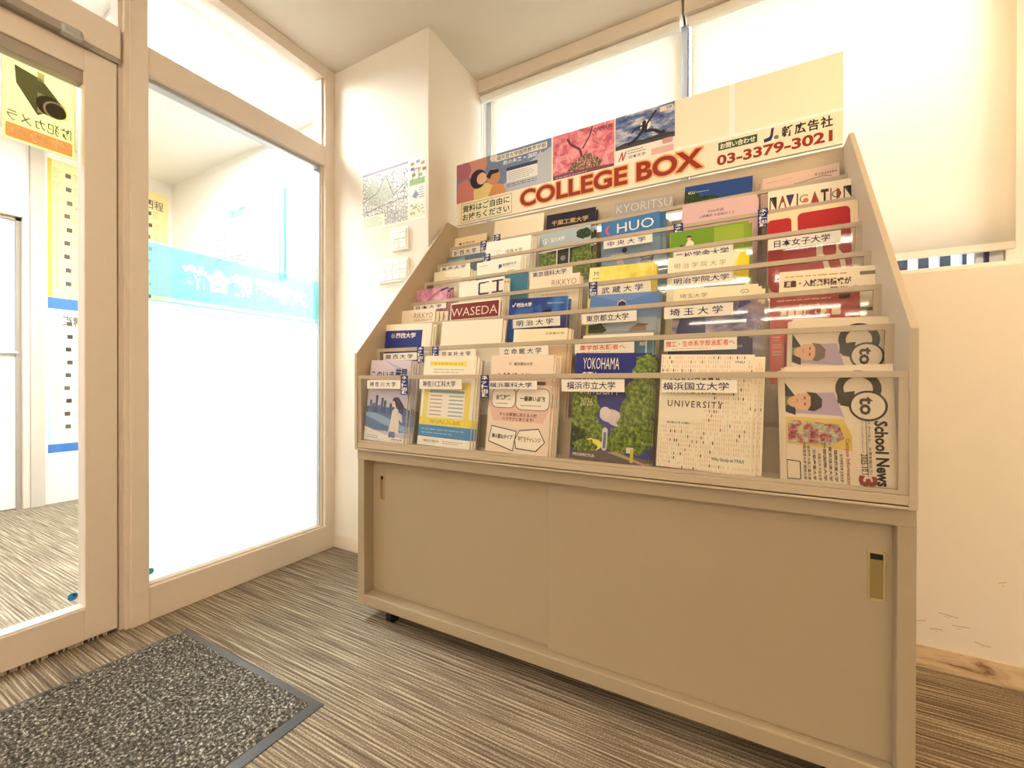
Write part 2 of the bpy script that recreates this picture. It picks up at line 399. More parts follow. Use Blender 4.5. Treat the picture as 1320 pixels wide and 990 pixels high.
# ----------------------------------------------------------------- storefront
XB = XG - 0.075
def fr(name, parts, bev=0.002):
    q = MB()
    for p in parts: q.box(*p, M_FRAME, bev)
    return struct(q.build(name))
fr('trim_1', [(XB, XG + 0.012, 0.682, 0.736, 0, ZC), (XB, XG + 0.004, 0.668, 0.684, 0, ZC), (XB, XG - 0.012, 0.656, 0.670, 0, ZC)])           # post between door and pane
fr('trim_2', [(XB, XG + 0.004, 0.734, 1.497, 2.032, 2.136), (XB, XG + 0.006, -0.42, 0.658, 2.03, 2.142)])                                 # transom bars
fr('trim_3', [(XB, XG + 0.006, 1.495, YM - 0.001, 0, ZC), (XB, XG - 0.012, 1.484, 1.496, 0.1, 2.5)])                                      # post at the pillar
fr('trim_4', [(XB, XG + 0.006, 0.734, 1.497, 0.0, 0.124), (XB, XG - 0.01, 0.734, 1.485, 0.123, 0.132)])                                                                           # sill rail
fr('trim_5', [(XB, XG + 0.004, 0.734, 1.497, 2.496, ZC), (XB, XG + 0.004, -0.42, 0.658, 2.496, ZC), (XB, XG + 0.004, -0.42, -0.36, 0, ZC)])
b = MB()
b.box(XB + 0.01, XG - 0.02, 0.734, 1.486, 2.018, 2.034, M_ALU, 0.002)
b.box(XB + 0.01, XG - 0.02, 1.478, 1.486, 0.132, 2.02, M_ALU, 0.001)
struct(b.build('trim_6'))                                                                          # bright glazing bead

xg0, xg1 = XG - 0.046, XG - 0.038
win = bpy.data.objects.new('window_1', None); COL.objects.link(win); win.location = (xg0, 1.11, 0); struct(win)
def child(o, parent):
    o.parent = parent; o.matrix_parent_inverse = Matrix.Translation(parent.location).inverted(); return o
b = MB(); b.box(xg0, xg1, 0.736, 1.48, 1.20, 2.02, M_GLASS); child(b.build('glass_pane'), win)
b = MB(); b.box(xg0, xg1, 0.736, 1.48, 0.13, 1.2, M_FROST); child(b.build('frosted_pane'), win)
b = MB(); b.box(xg0, xg1, 0.734, 1.497, 2.134, 2.498, M_GLASS); child(b.build('transom_pane'), win)
# turquoise lettering band stuck to the outside of the pane: reads from the hall, so mirrored from here
b = MB()
def wallart(mb, y0, y1, z0, z1, xx, flip=False): return Art(mb, y1 - y0, z1 - z0, y0, z0, xx, flip)
def turn(mb):                                 # canvas drawn in (x=Y, y=-X, z): swing it to face +X
    mb.v = [(-v[1], v[0], v[2]) for v in mb.v]; mb.f = [f for f in mb.f]
q = MB(); a = wallart(q, 0.737, 1.479, 1.222, 1.425, 0); a.y = -(xg0 - 0.002); a.clamp = False
# the letters are cut out of the film: strips between the letter outlines
gv, gf = glyphs('大学受験合格', 0.05, 1.0)
U0, U1, W0, W1 = 0.17, 0.93, 0.26, 0.74       # mirrored run of the lettering
NR = 72
for r in range(NR):
    v0, v1 = r / NR, (r + 1) / NR; vm = (v0 + v1) / 2; g = (vm - W0) / (W1 - W0); cut = []
    if 0 <= g <= 1:
        for f in gf:
            xs = []
            for k in range(len(f)):
                (xa, ya), (xb, yb) = gv[f[k]], gv[f[(k + 1) % len(f)]]
                if (ya <= g) != (yb <= g): xs.append(xa + (xb - xa) * (g - ya) / (yb - ya))
            if len(xs) >= 2: cut.append((min(xs), max(xs)))
    cut = sorted((U1 - (U1 - U0) * b_, U1 - (U1 - U0) * a_) for a_, b_ in cut)
    u = 0.0
    for a_, b_ in cut:
        if a_ > u + 1e-4: a.r(u, v0, a_, v1, M_CYAN, 0)
        u = max(u, b_)
    a.r(u, v0, 1.0, v1, M_CYAN, 0)
a.r(0, -0.16, 1, -0.06, M_CYAN, 0)
turn(q)
tb = child(q.build('turquoise_band'), win); tb['label'] = 'turquoise film band with cut out lettering'
q = MB(); q.cyl((XG - 0.0378, 0.757, 0.168), (XG - 0.0368, 0.757, 0.168), 0.012, '#35c6dc', 20); child(q.build('round_sticker'), win)['label'] = 'small turquoise round sticker at the pane corner'
# second transom light over the door
w3 = bpy.data.objects.new('window_3', None); COL.objects.link(w3); w3.location = (xg0, 0.1, 2.1); struct(w3)
b = MB(); b.box(xg0, xg1, -0.36, 0.658, 2.14, 2.498, M_GLASS); child(b.build('transom_pane'), w3)

# glass door
door = bpy.data.objects.new('door_1', None); COL.objects.link(door); door.location = (XG, 0.2, 0); struct(door)
b = MB(); b.box(XB + 0.01, XG - 0.004, 0.566, 0.651, 0.016, 2.012, M_FRAME, 0.003); child(b.build('stile'), door)
b = MB(); b.box(XB + 0.01, XG - 0.004, -0.34, -0.255, 0.016, 2.012, M_FRAME, 0.003); child(b.build('stile'), door)
b = MB(); b.box(XB + 0.01, XG - 0.005, -0.256, 0.567, 1.936, 2.012, M_FRAME, 0.003); b.box(XB + 0.02, XG - 0.014, -0.256, 0.567, 1.895, 1.937, M_GREY_TRIM, 0.002); child(b.build('top_rail'), door)  # grey strip under the top rail stands in for a reflection at the glass edge
b = MB(); b.box(XB + 0.01, XG - 0.005, -0.256, 0.567, 0.016, 0.122, M_FRAME, 0.003); b.box(XB + 0.02, XG - 0.008, -0.256, 0.567, 0.121, 0.129, M_WHITE, 0.001); child(b.build('bottom_rail'), door)
b = MB(); b.box(xg0, xg1, -0.257, 0.568, 0.125, 1.9, M_GLASS); child(b.build('glass_pane'), door)
b = MB()
yy = -0.33
while yy < 0.645:
    k = random.uniform(0.0, 0.006); b.box(XG - 0.03, XG - 0.02 + k, yy, yy + 0.004, 0.001, 0.017, '#d9d0c0' if random.random() < 0.6 else '#5a5148'); yy += 0.0055
br = child(b.build('brush_seal'), door); br['label'] = 'bristle strip under the bottom rail'
b = MB(); b.cyl((XG - 0.0378, 0.545, 0.166), (XG - 0.0366, 0.545, 0.166), 0.013, '#3f8fd2', 20); b.cyl((XG - 0.0366, 0.549, 0.170), (XG - 0.036, 0.549, 0.170), 0.005, '#1f4f96', 10)
child(b.build('round_sticker'), door)['label'] = 'small blue round sticker at the bottom corner'
# door closer track above the door
b = MB(); b.box(XG + 0.006, XG + 0.030, -0.30, 0.51, 2.012, 2.040, M_GREY_TRIM, 0.003); b.box(XG + 0.006, XG + 0.035, 0.50, 0.556, 2.008, 2.044, M_ALU, 0.01)
b.box(XG - 0.02, XG + 0.004, -0.34, 0.652, 2.0125, 2.029, M_GREY_TRIM)
b.cyl((XG + 0.018, 0.2, 2.0), (XG + 0.018, 0.2, 2.013), 0.012, M_ALU)
tag(b.build('door_closer'), 'slim grey closer track with rounded metal end above the glass door', 'door closer')

# sticker on the outer face of the door glass, seen from behind
q = MB(); w, h = 0.162, 0.25
def SK(c):
    if 'sticker' + c not in MATS: cloth('sticker' + c, c, 0.55)
    return MATS['sticker' + c]
a = Art(q, w, h, 0, 0, 0)
a.r(0, 0, 1, 1, SK('#efe58a'), 0); a.line([(0, 0), (1, 0), (1, 1), (0, 1), (0, 0)], 0.0015, SK('#8a8258'), 1)
a.p([(0.16, 0.95), (0.52, 0.90), (0.86, 0.63), (0.46, 0.42), (0.18, 0.73)][::-1], SK('#5a5848'), 1)
a.p([(0.46, 0.98), (0.56, 0.98), (0.56, 0.86), (0.46, 0.86)], SK('#b8b49c'), 2)
a.p([(0.46, 0.46), (0.86, 0.50), (0.86, 0.70), (0.46, 0.72)], SK('#e6dfb4'), 2)
a.d(0.64, 0.59, 0.20, SK('#5a5848'), 3); a.d(0.72, 0.56, 0.185, SK('#efe7c0'), 4); a.d(0.72, 0.56, 0.15, SK('#5a5848'), 5)
a = Art(q, w, h, 0, 0, 0, flip=True)
a.t('防犯カメラ', 0.06, 0.24, 0.94, 0.38, SK('#6b6648'), 2, 0.02)
a.rr(0.04, 0.03, 0.96, 0.21, 0.03, SK('#e2a07c'), 1); a.t('作動中', 0.14, 0.06, 0.88, 0.18, SK('#fbf0d8'), 2, 0.035, space=1.3)
# mirrored: turn the flipped canvas towards the room, placed on the hall side
a_off = 0.394
q.v = [(-v[1], v[0], v[2]) for v in q.v]
st = q.build('security_sticker', None, (xg0 - 0.0025, a_off, 1.640)); child(st, door); st.matrix_parent_inverse = Matrix.Translation(door.location).inverted()
st['label'] = 'yellow camera warning sticker seen from behind'

# ----------------------------------------------------------------- hall beyond the glass
d2 = bpy.data.objects.new('door_2', None); COL.objects.link(d2); d2.location = (XH, 0.5, 0); struct(d2)
b = MB(); b.box(XH - 0.08, XH - 0.03, 0.06, 0.965, 0.006, 2.03, M_WHITE, 0.004); child(b.build('leaf'), d2)
b = MB(); b.box(XH - 0.09, XH + 0.02, 0.965, 1.0, 0, 2.10, M_FRAME, 0.004); b.box(XH - 0.09, XH + 0.02, 0.02, 0.06, 0, 2.10, M_FRAME, 0.004); b.box(XH - 0.09, XH + 0.02, 0.06, 0.965, 2.035, 2.10, M_FRAME, 0.004); b.box(XH - 0.03, XH - 0.015, 0.94, 0.966, 0, 2.035, M_GREY_TRIM); b.box(XH - 0.03, XH - 0.015, 0.06, 0.966, 2.01, 2.036, M_GREY_TRIM); child(b.build('frame'), d2)
b = MB(); b.box(XH - 0.03, XH - 0.005, 0.70, 0.95, 1.08, 1.10, M_ALU, 0.004); child(b.build('push_bar'), d2)
b = MB(); b.box(XH, XH + 0.03, 1.0, 1.07, 0, 2.62, named('pilaster', '#c8c0b2', 0.6), 0.003); struct(b.build('trim_7'))

def wall_poster(z0, z1, kind, label):
    q = MB(); y0, y1 = 1.09, 1.825
    q.box(y0, y1, 0, 0.002, z0, z1, M_PAPER)
    a = Art(q, y1 - y0, z1 - z0, y0, z0, -0.0003)
    if kind == 'y':
        a.r(0, 0.0, 1, 1, '#f2e3a4', 0); a.r(0, 0.0, 0.03, 1, '#e8c24e', 1); a.r(0, 0.0, 1, 0.075, '#3f79c4', 1)
        a.r(0.62, 0.66, 0.8, 0.74, '#fbf3e4', 1); a.line([(0.62, 0.66), (0.8, 0.66), (0.74, 0.6), (0.68, 0.66)], 0.004, '#d8645a', 2)
        a.t('入試日程', 0.6, 0.86, 0.95, 0.93, '#6b5c50', 2); a.r(0.72, 0.38, 0.98, 0.62, '#f8efd2', 1); a.t('2026', 0.66, 0.68, 0.78, 0.72, '#d8645a', 3, 0.03)
    else:
        a.r(0, 0.0, 1, 1, '#f4f0e2', 0); a.r(0, 0.0, 0.03, 1, '#bcd2f0', 1); a.r(0, 0.0, 1, 0.06, '#3f79c4', 1); a.r(0, 0.06, 1, 0.075, '#dfe8f4', 1)
        a.line([(0.62, 0.62), (0.8, 0.62), (0.74, 0.56), (0.66, 0.62)], 0.004, '#6a80c8', 2)
        a.t('資料請求', 0.1, 0.90, 0.42, 0.97, '#6b6a60', 2, 0.03)
    for i in range(9):
        v = 0.93 - i * 0.092
        if v < 0.12: break
        k = random.uniform(-0.01, 0.012)
        for uu in (0.125, 0.79):
            c_ = random.choice(['#3b332d', '#55483f', '#5c5158', '#6b5a4c'])
            a.rr(uu + k, v - 0.03, uu + 0.042 + k, v, 0.006, c_, 2)
            a.bars(uu - 0.09, v - 0.05, uu - 0.015, v + 0.02, 5, '#a38f5c', 2, 0.3, 0.5); a.bars(uu + 0.06, v - 0.05, uu + 0.13, v + 0.01, 4, '#a38f5c', 2, 0.3, 0.4)
        a.bars(0.3, v - 0.05, 0.7, v + 0.01, 4, '#b39d6a', 2, 0.3, 0.4)
    a.line([(0.205, 0.71), (0.25, 0.71), (0.235, 0.645), (0.21, 0.69), (0.205, 0.71)], 0.004, '#d8645a' if kind == 'y' else '#6a80c8', 4)
    turn(q)
    o = q.build('wall_poster', None, (XH + 0.0005, 0, 0)); q = None
    tag(o, label, 'poster')
# canvas faces -Y with thickness behind it: after the turn it faces +X
wall_poster(1.425, 2.515, 'y', 'large yellow edged poster of small listings on the hall wall, blue foot strip')
wall_poster(0.37, 1.41, 'b', 'large pale blue edged poster on the hall wall below the yellow one')
# results sheet on the side wall of the hall
q = MB(); w, h = 0.70, 0.44; q.box(0, w, -0.002, 0, 0, h, M_PAPER); a = Art(q, w, h, 0, 0, -0.0023)
a.r(0.3, 0.84, 0.72, 1.0, '#8fb6e6', 0); a.t('合格', 0.36, 0.82, 0.62, 0.98, '#5f7fd0', 1, 0.03); a.t('合格', 0.60, 0.80, 0.86, 0.95, '#e07a9c', 2, 0.03); a.t('大学', 0.62, 0.70, 0.78, 0.78, '#7c8cc8', 1); a.t('発表', 0.80, 0.70, 0.92, 0.78, '#c98ab0', 1)
for i in range(5):
    for u in (0.05, 0.12, 0.19, 0.34, 0.42, 0.55, 0.62, 0.69, 0.85): a.r(u, 0.22 + i * 0.09, u + 0.035, 0.25 + i * 0.09, '#9a90b4', 1)
a.bars(0.02, 0.02, 0.98, 0.18, 3, '#7d6f98', 1, 0.4); a.r(0.93, 0.1, 1.0, 0.86, '#c4cbe4', 0)
tag(q.build('result_sheet', None, (-3.72, YH - 0.0005, 1.79)), 'white exam result sheet with blue and pink heading on the hall side wall', 'poster')
b = MB(); b.box(-2.875, -2.85, YH - 0.012, YH - 0.0005, 1.62, 2.25, '#6fa8dc', 0.002); b.box(-2.84, -2.825, YH - 0.012, YH - 0.0005, 1.62, 2.25, '#cfe2f4', 0.002); b.box(-2.815, -2.79, YH - 0.012, YH - 0.0005, 1.62, 2.25, '#3f7fc0', 0.002)
b.box(-2.88, -2.785, YH - 0.006, YH - 0.0004, 1.615, 2.255, M_WHITE)
tag(b.build('blue_edge_strip'), 'thin upright blue striped strip on the hall side wall beside the result sheet', 'strip')
# hall light panels
for i, (x, y, sx, sy) in enumerate(((-2.62, 1.12, 0.7, 0.5), (-3.2, -0.1, 0.95, 0.35), (-3.2, -1.3, 0.95, 0.35))):
    t = thing('hall_light', ('white recessed light panel in the hall ceiling nearest the side wall', 'white recessed light panel in the middle of the hall ceiling', 'white recessed light panel far along the hall ceiling')[i], 'ceiling light', (x, y, 2.619), 'hall ceiling lights')
    q = MB()
    for s in (-1, 1):
        q.box(-sx / 2 - 0.03, sx / 2 + 0.03, s * sy / 2 - (0.03 if s < 0 else 0), s * sy / 2 + (0.03 if s > 0 else 0), -0.02, 0, M_WHITE, 0.002)
        q.box(s * sx / 2 - (0.03 if s < 0 else 0), s * sx / 2 + (0.03 if s > 0 else 0), -sy / 2, sy / 2, -0.02, 0, M_WHITE, 0.002)
    q.build('frame', t)
    q = MB(); q.box(-sx / 2, sx / 2, -sy / 2, sy / 2, -0.012, -0.002, M_PANEL_BOOSTED if i == 0 else M_PANEL); q.build('diffuser', t)

# ----------------------------------------------------------------- rear window with blinds
w2 = bpy.data.objects.new('window_2', None); COL.objects.link(w2); w2.location = (-0.24, 2.1, ZS); struct(w2)
b = MB()
for x0, x1 in ((XP + 0.001, -1.235), (-0.27, -0.21), (0.712, 0.785)): b.box(x0, x1, 2.06, 2.12, ZS, ZC - 0.001, M_ALU, 0.003)
b.box(XP + 0.001, XW - 0.001, 2.06, 2.12, ZS, ZS + 0.045, M_ALU, 0.003); b.box(XP + 0.001, XW - 0.001, 2.06, 2.12, ZC - 0.05, ZC - 0.001, M_ALU, 0.003)
b.box(0.786, XW - 0.001, 2.055, 2.12, ZS, ZC - 0.001, M_WHITE, 0.003); b.box(0.735, 0.745, 2.05, 2.061, ZS + 0.04, ZC - 0.05, M_SLAT)
child(b.build('frame'), w2)
for x0, x1 in ((-1.236, -0.269), (-0.211, 0.713)):
    b = MB(); b.box(x0, x1, 2.087, 2.093, ZS + 0.04, ZC - 0.045, M_GLASS); child(b.build('glass_pane'), w2)
b = MB(); b.box(XP + 0.001, XW - 0.001, YW + 0.01, 2.06, ZS - 0.0, ZS + 0.012, M_WHITE, 0.002); child(b.build('sill_board'), w2)
# railing of upright slats outside
t = thing('slat_railing', 'dark upright slats of a railing outside the rear window', 'railing', (0, 2.36, 0.6))
q = MB(); q.box(-1.6, 1.4, -0.02, 0.02, 0.0, 0.05, M_SLAT); q.box(-1.6, 1.4, -0.02, 0.02, 1.30, 1.35, M_SLAT); q.build('rail', t)
x = -1.27
while x < 1.1:
    q = MB(); q.box(x, x + 0.034, -0.016, 0.016, 0.05, 1.3, M_SLAT, 0.002); q.build('slat', t); x += 0.066

def roller_blind(x0, x1, zb, label, gapx):
    t = thing('roller_blind', label, 'blind', ((x0 + x1) / 2, 2.0, ZC), 'roller blinds in the rear window')
    hw = (x1 - x0) / 2
    q = MB(); q.box(-hw, hw, -0.035, 0.04, -0.066, -0.0005, M_FRAME, 0.003); q.build('cassette', t)
    q = MB(); q.cyl((-hw + 0.01, 0.0, -0.088), (hw - 0.01, 0.0, -0.088), 0.021, M_WHITE, 20); q.build('roller', t, smooth=False)
    # cloth as a thin sheet with slight ripple
    n = 24; L, Rr = -hw + gapx, hw - 0.008; vs, fs = [], []
    for k, off in ((0, 0.0), (1, 0.0012)):
        for i in range(n + 1):
            xx = L + (Rr - L) * i / n
            for j in range(9):
                zz = -0.088 + (zb - ZC + 0.02 + 0.088) * j / 8
                vs.append((xx, 0.021 + off - 0.0 + 0.0015 * math.sin(i * 0.9 + j * 0.4) * j / 8, zz))
    N = (n + 1) * 9
    for i in range(n):
        for j in range(8):
            a0 = i * 9 + j; fs.append((a0, a0 + 9, a0 + 10, a0 + 1))
    q = MB(); q.raw(vs[:N], fs, M_BLIND); o = q.build('cloth', t, smooth=True)
    o.modifiers.new('thickness', 'SOLIDIFY').thickness = 0.0008
    q = MB(); q.box(L, Rr, 0.012, 0.028, zb - ZC, zb - ZC + 0.026, M_BLIND, 0.004); q.build('bottom_bar', t)
    q = MB()
    z = -0.1
    while z > zb - ZC + 0.12:
        for yy in (-0.012, 0.012): q.sphere((-hw + 0.014, yy, z), 0.003, '#5c7490')
        z -= 0.0095
    q.build('bead_chain', t)
    return t
roller_blind(XP + 0.002, -0.232, 1.335, 'cream roller blind nearest the pillar', 0.055)
roller_blind(-0.222, 0.803, 1.335, 'cream roller blind on the side away from the pillar', 0.024)

# ----------------------------------------------------------------- room lamps (behind and above the camera)
LZ = 2.30  # lamps dropped on added rods so their tubes brighten the ceiling
spots = [(-0.8, -0.5), (1.45, 1.0)] + [(x, y) for y in (-2.3, -3.9, -5.5, -7.1, -8.4) for x in (-0.5, 1.0, 2.5)]
for i, (x, y) in enumerate(spots):
    t = thing('ceiling_light', 'white hanging ceiling lamp with two long warm tubes', 'ceiling light', (x, y, LZ), 'tube lamps of the room')  # the second one is the added unseen lamp by the rear wall
    q = MB(); q.prism([(-0.06, 0.06), (0.06, 0.06), (0.03, 0.025), (-0.03, 0.025)], 'x', -0.62, 0.62, M_WHITE, 0.002); q.build('housing', t)
    for sx in (-0.4, 0.4):
        q = MB(); q.cyl((sx, 0, 0.059), (sx, 0, ZC - LZ - 0.0005), 0.006, M_ALU, 8); q.build('rod', t)
    for sy in (-0.045, 0.045):
        q = MB(); q.cyl((-0.6, sy, 0.012), (0.6, sy, 0.012), 0.014, M_TUBE_ADDED_WARM if i == 1 else M_TUBE, 12); q.build('tube', t)

# ----------------------------------------------------------------- pillar: map and switches
q = MB(); x0, x1, z0, z1 = -1.728, -1.303, 1.664, 1.961
w, h = x1 - x0, z1 - z0
q.box(0, w, -0.001, 0, 0, h, M_PAPER); a = Art(q, w, h, 0, 0, -0.0012)
a.r(0.015, 0.03, 0.745, 0.93, M_STREETS, 0); a.r(0.015, 0.94, 0.745, 0.985, '#8d8f9c', 0)
a.p([(0.10, 0.75), (0.2, 0.82), (0.30, 0.66), (0.36, 0.84), (0.46, 0.8), (0.55, 0.5), (0.42, 0.42), (0.3, 0.36), (0.12, 0.45)][::-1], M_PARK, 1)
a.line([(0.02, 0.5), (0.25, 0.6), (0.4, 0.86), (0.52, 0.5), (0.74, 0.68)], 0.004, '#6d6a70', 2); a.line([(0.02, 0.3), (0.3, 0.36), (0.74, 0.42)], 0.004, '#77757a', 2)
a.r(0.015, 0.03, 0.38, 0.24, '#efecd6', 2); a.bars(0.04, 0.05, 0.36, 0.22, 7, '#a9a58e', 3)
for i in range(8): a.r(0.42 + i * 0.04, 0.05, 0.445 + i * 0.04, 0.24, '#b8b7b6', 2)
a.r(0.76, 0.58, 0.985, 0.96, '#cfd6c4', 0)
for (u, v, c) in ((0.78, 0.88, '#a8504a'), (0.86, 0.9, '#7f87a8'), (0.93, 0.86, '#b0675c'), (0.78, 0.8, '#3a3f78'), (0.88, 0.78, '#c7a65c'), (0.95, 0.76, '#8a4c4c'), (0.80, 0.7, '#4f6d44'), (0.9, 0.68, '#7f9c6c')): a.r(u, v, u + 0.05, v + 0.05, c, 1)
a.line([(0.8, 0.62), (0.84, 0.82), (0.9, 0.82), (0.9, 0.64)], 0.006, '#a3564e', 2); a.r(0.76, 0.56, 0.985, 0.66, '#7da168', 1)
a.r(0.76, 0.31, 0.985, 0.54, '#dedad0', 0); a.p([(0.8, 0.38), (0.85, 0.48), (0.9, 0.40), (0.86, 0.34)], '#7d84a4', 1); a.bars(0.9, 0.33, 0.98, 0.52, 5, '#7e7a78', 1)
a.r(0.76, 0.04, 0.985, 0.28, '#e4e0c8', 0)
for i in range(22): a.r(*(lambda u, v: (u, v, u + 0.02, v + 0.02))(random.uniform(0.77, 0.96), random.uniform(0.05, 0.25)), random.choice(['#8fa37a', '#b06a60', '#a89c74']), 1)
tag(q.build('area_map', None, (x0, YM - 0.0004, z0)), 'grey printed street map sheet taped to the cream pillar', 'map')
def switches(x0, x1, z0, z1, cols, label):
    t = thing('light_switch', label, 'light switch', (x0, YM - 0.0004, z0), 'wall switch plates on the pillar')
    w, h = x1 - x0, z1 - z0
    q = MB(); q.box(0, w, -0.011, 0, 0, h, M_WHITE, 0.003); q.build('plate', t)
    mx, mz = 0.008, 0.01
    cw, ch = (w - 2 * mx) / cols, (h - 2 * mz) / 2
    for i in range(cols):
        for j in range(2):
            q = MB(); q.box(mx + i * cw + 0.0012, mx + (i + 1) * cw - 0.0012, -0.0165, -0.010, mz + j * ch + 0.001, mz + (j + 1) * ch - 0.001, M_WHITE, 0.002)
            a = Art(q, cw, ch, mx + i * cw, mz + j * ch, -0.0167); a.r(0.25, 0.62, 0.4, 0.68, '#5d5a52', 0); a.r(0.5, 0.62, 0.8, 0.67, '#9d968a', 0)
            q.build('rocker', t)
switches(-1.512, -1.405, 1.530, 1.640, 2, 'small white switch plate with two columns right under the map')
switches(-1.600, -1.400, 1.380, 1.490, 4, 'wide white switch plate with four columns below the small plate')
switches(-1.600, -1.400, 1.215, 1.322, 4, 'lowest white switch plate half hidden behind the brochure rack')

# ----------------------------------------------------------------- door mat
t = thing('door_mat', 'dark grey looped door mat with black rubber border before the glass door', 'mat', (-1.38, 0.32, 0))
q = MB(); q.box(-0.345, 0.345, -0.44, 0.43, 0.0045, 0.011, M_MAT)
n = 140; m2 = 176; vs, fs = [], []
rnd = random.Random(3)
for i in range(n + 1):
    for j in range(m2 + 1):
        e = 1.0 if 0 < i < n and 0 < j < m2 else 0.0
        vs.append((-0.345 + 0.69 * i / n, -0.44 + 0.87 * j / m2, 0.011 + e * rnd.random() * 0.005))
for i in range(n):
    for j in range(m2):
        a0 = i * (m2 + 1) + j; fs.append((a0, a0 + m2 + 1, a0 + m2 + 2, a0 + 1))
q.raw(vs, fs, M_MAT)
q.build('pile', t)
q = MB(); X, Y0, Y1 = 0.372, -0.468, 0.456; xi, yi0, yi1 = 0.343, -0.438, 0.428
o_ = [(-X, Y0), (X, Y0), (X, Y1), (-X, Y1)]; n_ = [(-xi, yi0), (xi, yi0), (xi, yi1), (-xi, yi1)]
for k in range(4):
    k2 = (k + 1) % 4
    q.face([(*o_[k], 0.0005), (*o_[k2], 0.0005), (*o_[k2], 0.0025), (*o_[k], 0.0025)], M_RUBBER)
    q.face([(*o_[k], 0.0025), (*o_[k2], 0.0025), (*n_[k2], 0.010), (*n_[k], 0.010)], M_RUBBER)
q.face([(*p, 0.0005) for p in o_][::-1], M_RUBBER)
q.build('rubber_border', t)

# ================================================================= cabinet
CX0, CX1, CY0, CY1 = -1.266, 0.308, 1.12, 1.742
t = thing('sliding_door_cabinet', 'low beige steel cabinet with two sliding doors under the brochure rack', 'cabinet', ((CX0 + CX1) / 2, CY0, 0))
ox = (CX0 + CX1) / 2
q = MB()
def cb(x0, x1, y0, y1, z0, z1, mt=M_STEEL, bev=0.002): q.box(x0 - ox, x1 - ox, y0 - CY0, y1 - CY0, z0, z1, mt, bev)
cb(CX0, CX0 + 0.033, CY0, CY1, 0.06, 0.639); cb(CX1 - 0.030, CX1, CY0, CY1, 0.06, 0.639)
cb(CX0 + 0.001, CX1 - 0.001, CY0 - 0.003, CY0 + 0.04, 0.602, 0.639); cb(CX0 + 0.03, CX1 - 0.03, CY0 + 0.001, CY0 + 0.065, 0.06, 0.099, bev=0.003)
cb(CX0 + 0.03, CX1 - 0.03, CY1 - 0.004, CY1 - 0.001, 0.062, 0.6385, bev=0); cb(CX0 + 0.02, CX1 - 0.02, CY0 + 0.02, CY1 - 0.002, 0.062, 0.072, bev=0); cb(CX0 + 0.02, CX1 - 0.02, CY0 + 0.03, CY1 - 0.002, 0.626, 0.638, bev=0)
q.build('body', t)
def sdoor(x0, x1, y, hx0, hx1, hz0, hz1, lab):
    q = MB(); q.box(x0 - ox, x1 - ox, y - CY0, y - CY0 + 0.014, 0.0995, 0.612, M_STEEL, 0.0015); d = q.build('sliding_door', t)
    q = MB(); y = y - CY0; a0, a1 = hx0 - ox, hx1 - ox; f = 0.005
    for bx in ((a0, a0 + f, hz0, hz1), (a1 - f, a1, hz0, hz1), (a0 + f, a1 - f, hz1 - f, hz1), (a0 + f, a1 - f, hz0, hz0 + f)): q.box(bx[0], bx[1], y - 0.003, y + 0.001, bx[2], bx[3], M_HANDLE, 0.001)
    q.box(a0 + f, a1 - f, y - 0.0006, y - 0.0002, hz0 + f, hz1 - f, M_HANDLE_IN)
    q.box(a0 + f, a1 - f, y - 0.002, y - 0.0006, hz1 - f - 0.012, hz1 - f, M_DARK)  # dark strip painted in for the shade under the pull's top edge
    h = q.build('handle', d); h['label'] = lab
sdoor(CX0 + 0.031, -0.470, 1.166, -1.198, -1.175, 0.445, 0.542, 'narrow brass finger pull')
sdoor(-0.500, CX1 - 0.029, 1.147, 0.236, 0.267, 0.432, 0.536, 'brass finger pull')
for x in (CX0 + 0.13, CX1 - 0.13):
    for y in (CY0 + 0.05, CY1 - 0.07):
        q = MB(); q.cyl((x - ox - 0.012, y - CY0, 0.026), (x - ox + 0.012, y - CY0, 0.026), 0.0255, M_DARK, 20); q.box(x - ox - 0.02, x - ox + 0.02, y - CY0 - 0.02, y - CY0 + 0.02, 0.048, 0.061, M_DARK, 0.002); q.build('caster', t)

# ================================================================= brochure rack
NT = 7
TY = [1.114 + 0.0933 * i for i in range(NT)]
TZ = [0.915 + 0.1053 * i for i in range(NT)]
FL = [z - 0.243 for z in TZ]                 # tier floors
RX0, RX1 = -1.252, 0.292                     # inner faces of the side panels
rack = thing('brochure_rack', 'beige steel brochure rack of seven clear fronted tiers on the cabinet', 'rack', (0, 1.114, 0.6395))
RO = Vector((0, 1.114, 0.6395))
def rb(q, x0, x1, y0, y1, z0, z1, mt=M_STEEL2, bev=0.0): q.box(x0, x1, y0 - RO.y, y1 - RO.y, z0 - RO.z, z1 - RO.z, mt, bev)
prof = [(1.103, 0.640), (1.103, 0.998), (1.655, 1.666), (1.742, 1.666), (1.742, 0.640)]
for x0, x1 in ((RX0 - 0.013, RX0), (RX1, RX1 + 0.013)):
    q = MB(); q.prism([(y - RO.y, z - RO.z) for y, z in prof], 'x', x0, x1, M_STEEL2, 0.0012); q.build('side_panel', rack)
q = MB(); rb(q, RX0, RX1, 1.736, 1.742, 0.6405, 1.664); q.build('back_panel', rack)
q = MB(); rb(q, RX0 - 0.002, RX1 + 0.002, 1.106, 1.74, 0.640, 0.648); rb(q, RX0 - 0.002, RX1 + 0.002, 1.106, 1.116, 0.640, 0.667, bev=0.0015); rb(q, RX0, RX1, 1.10, 1.118, 0.6405, 0.6455, bev=0.001); q.build('base_tray', rack)
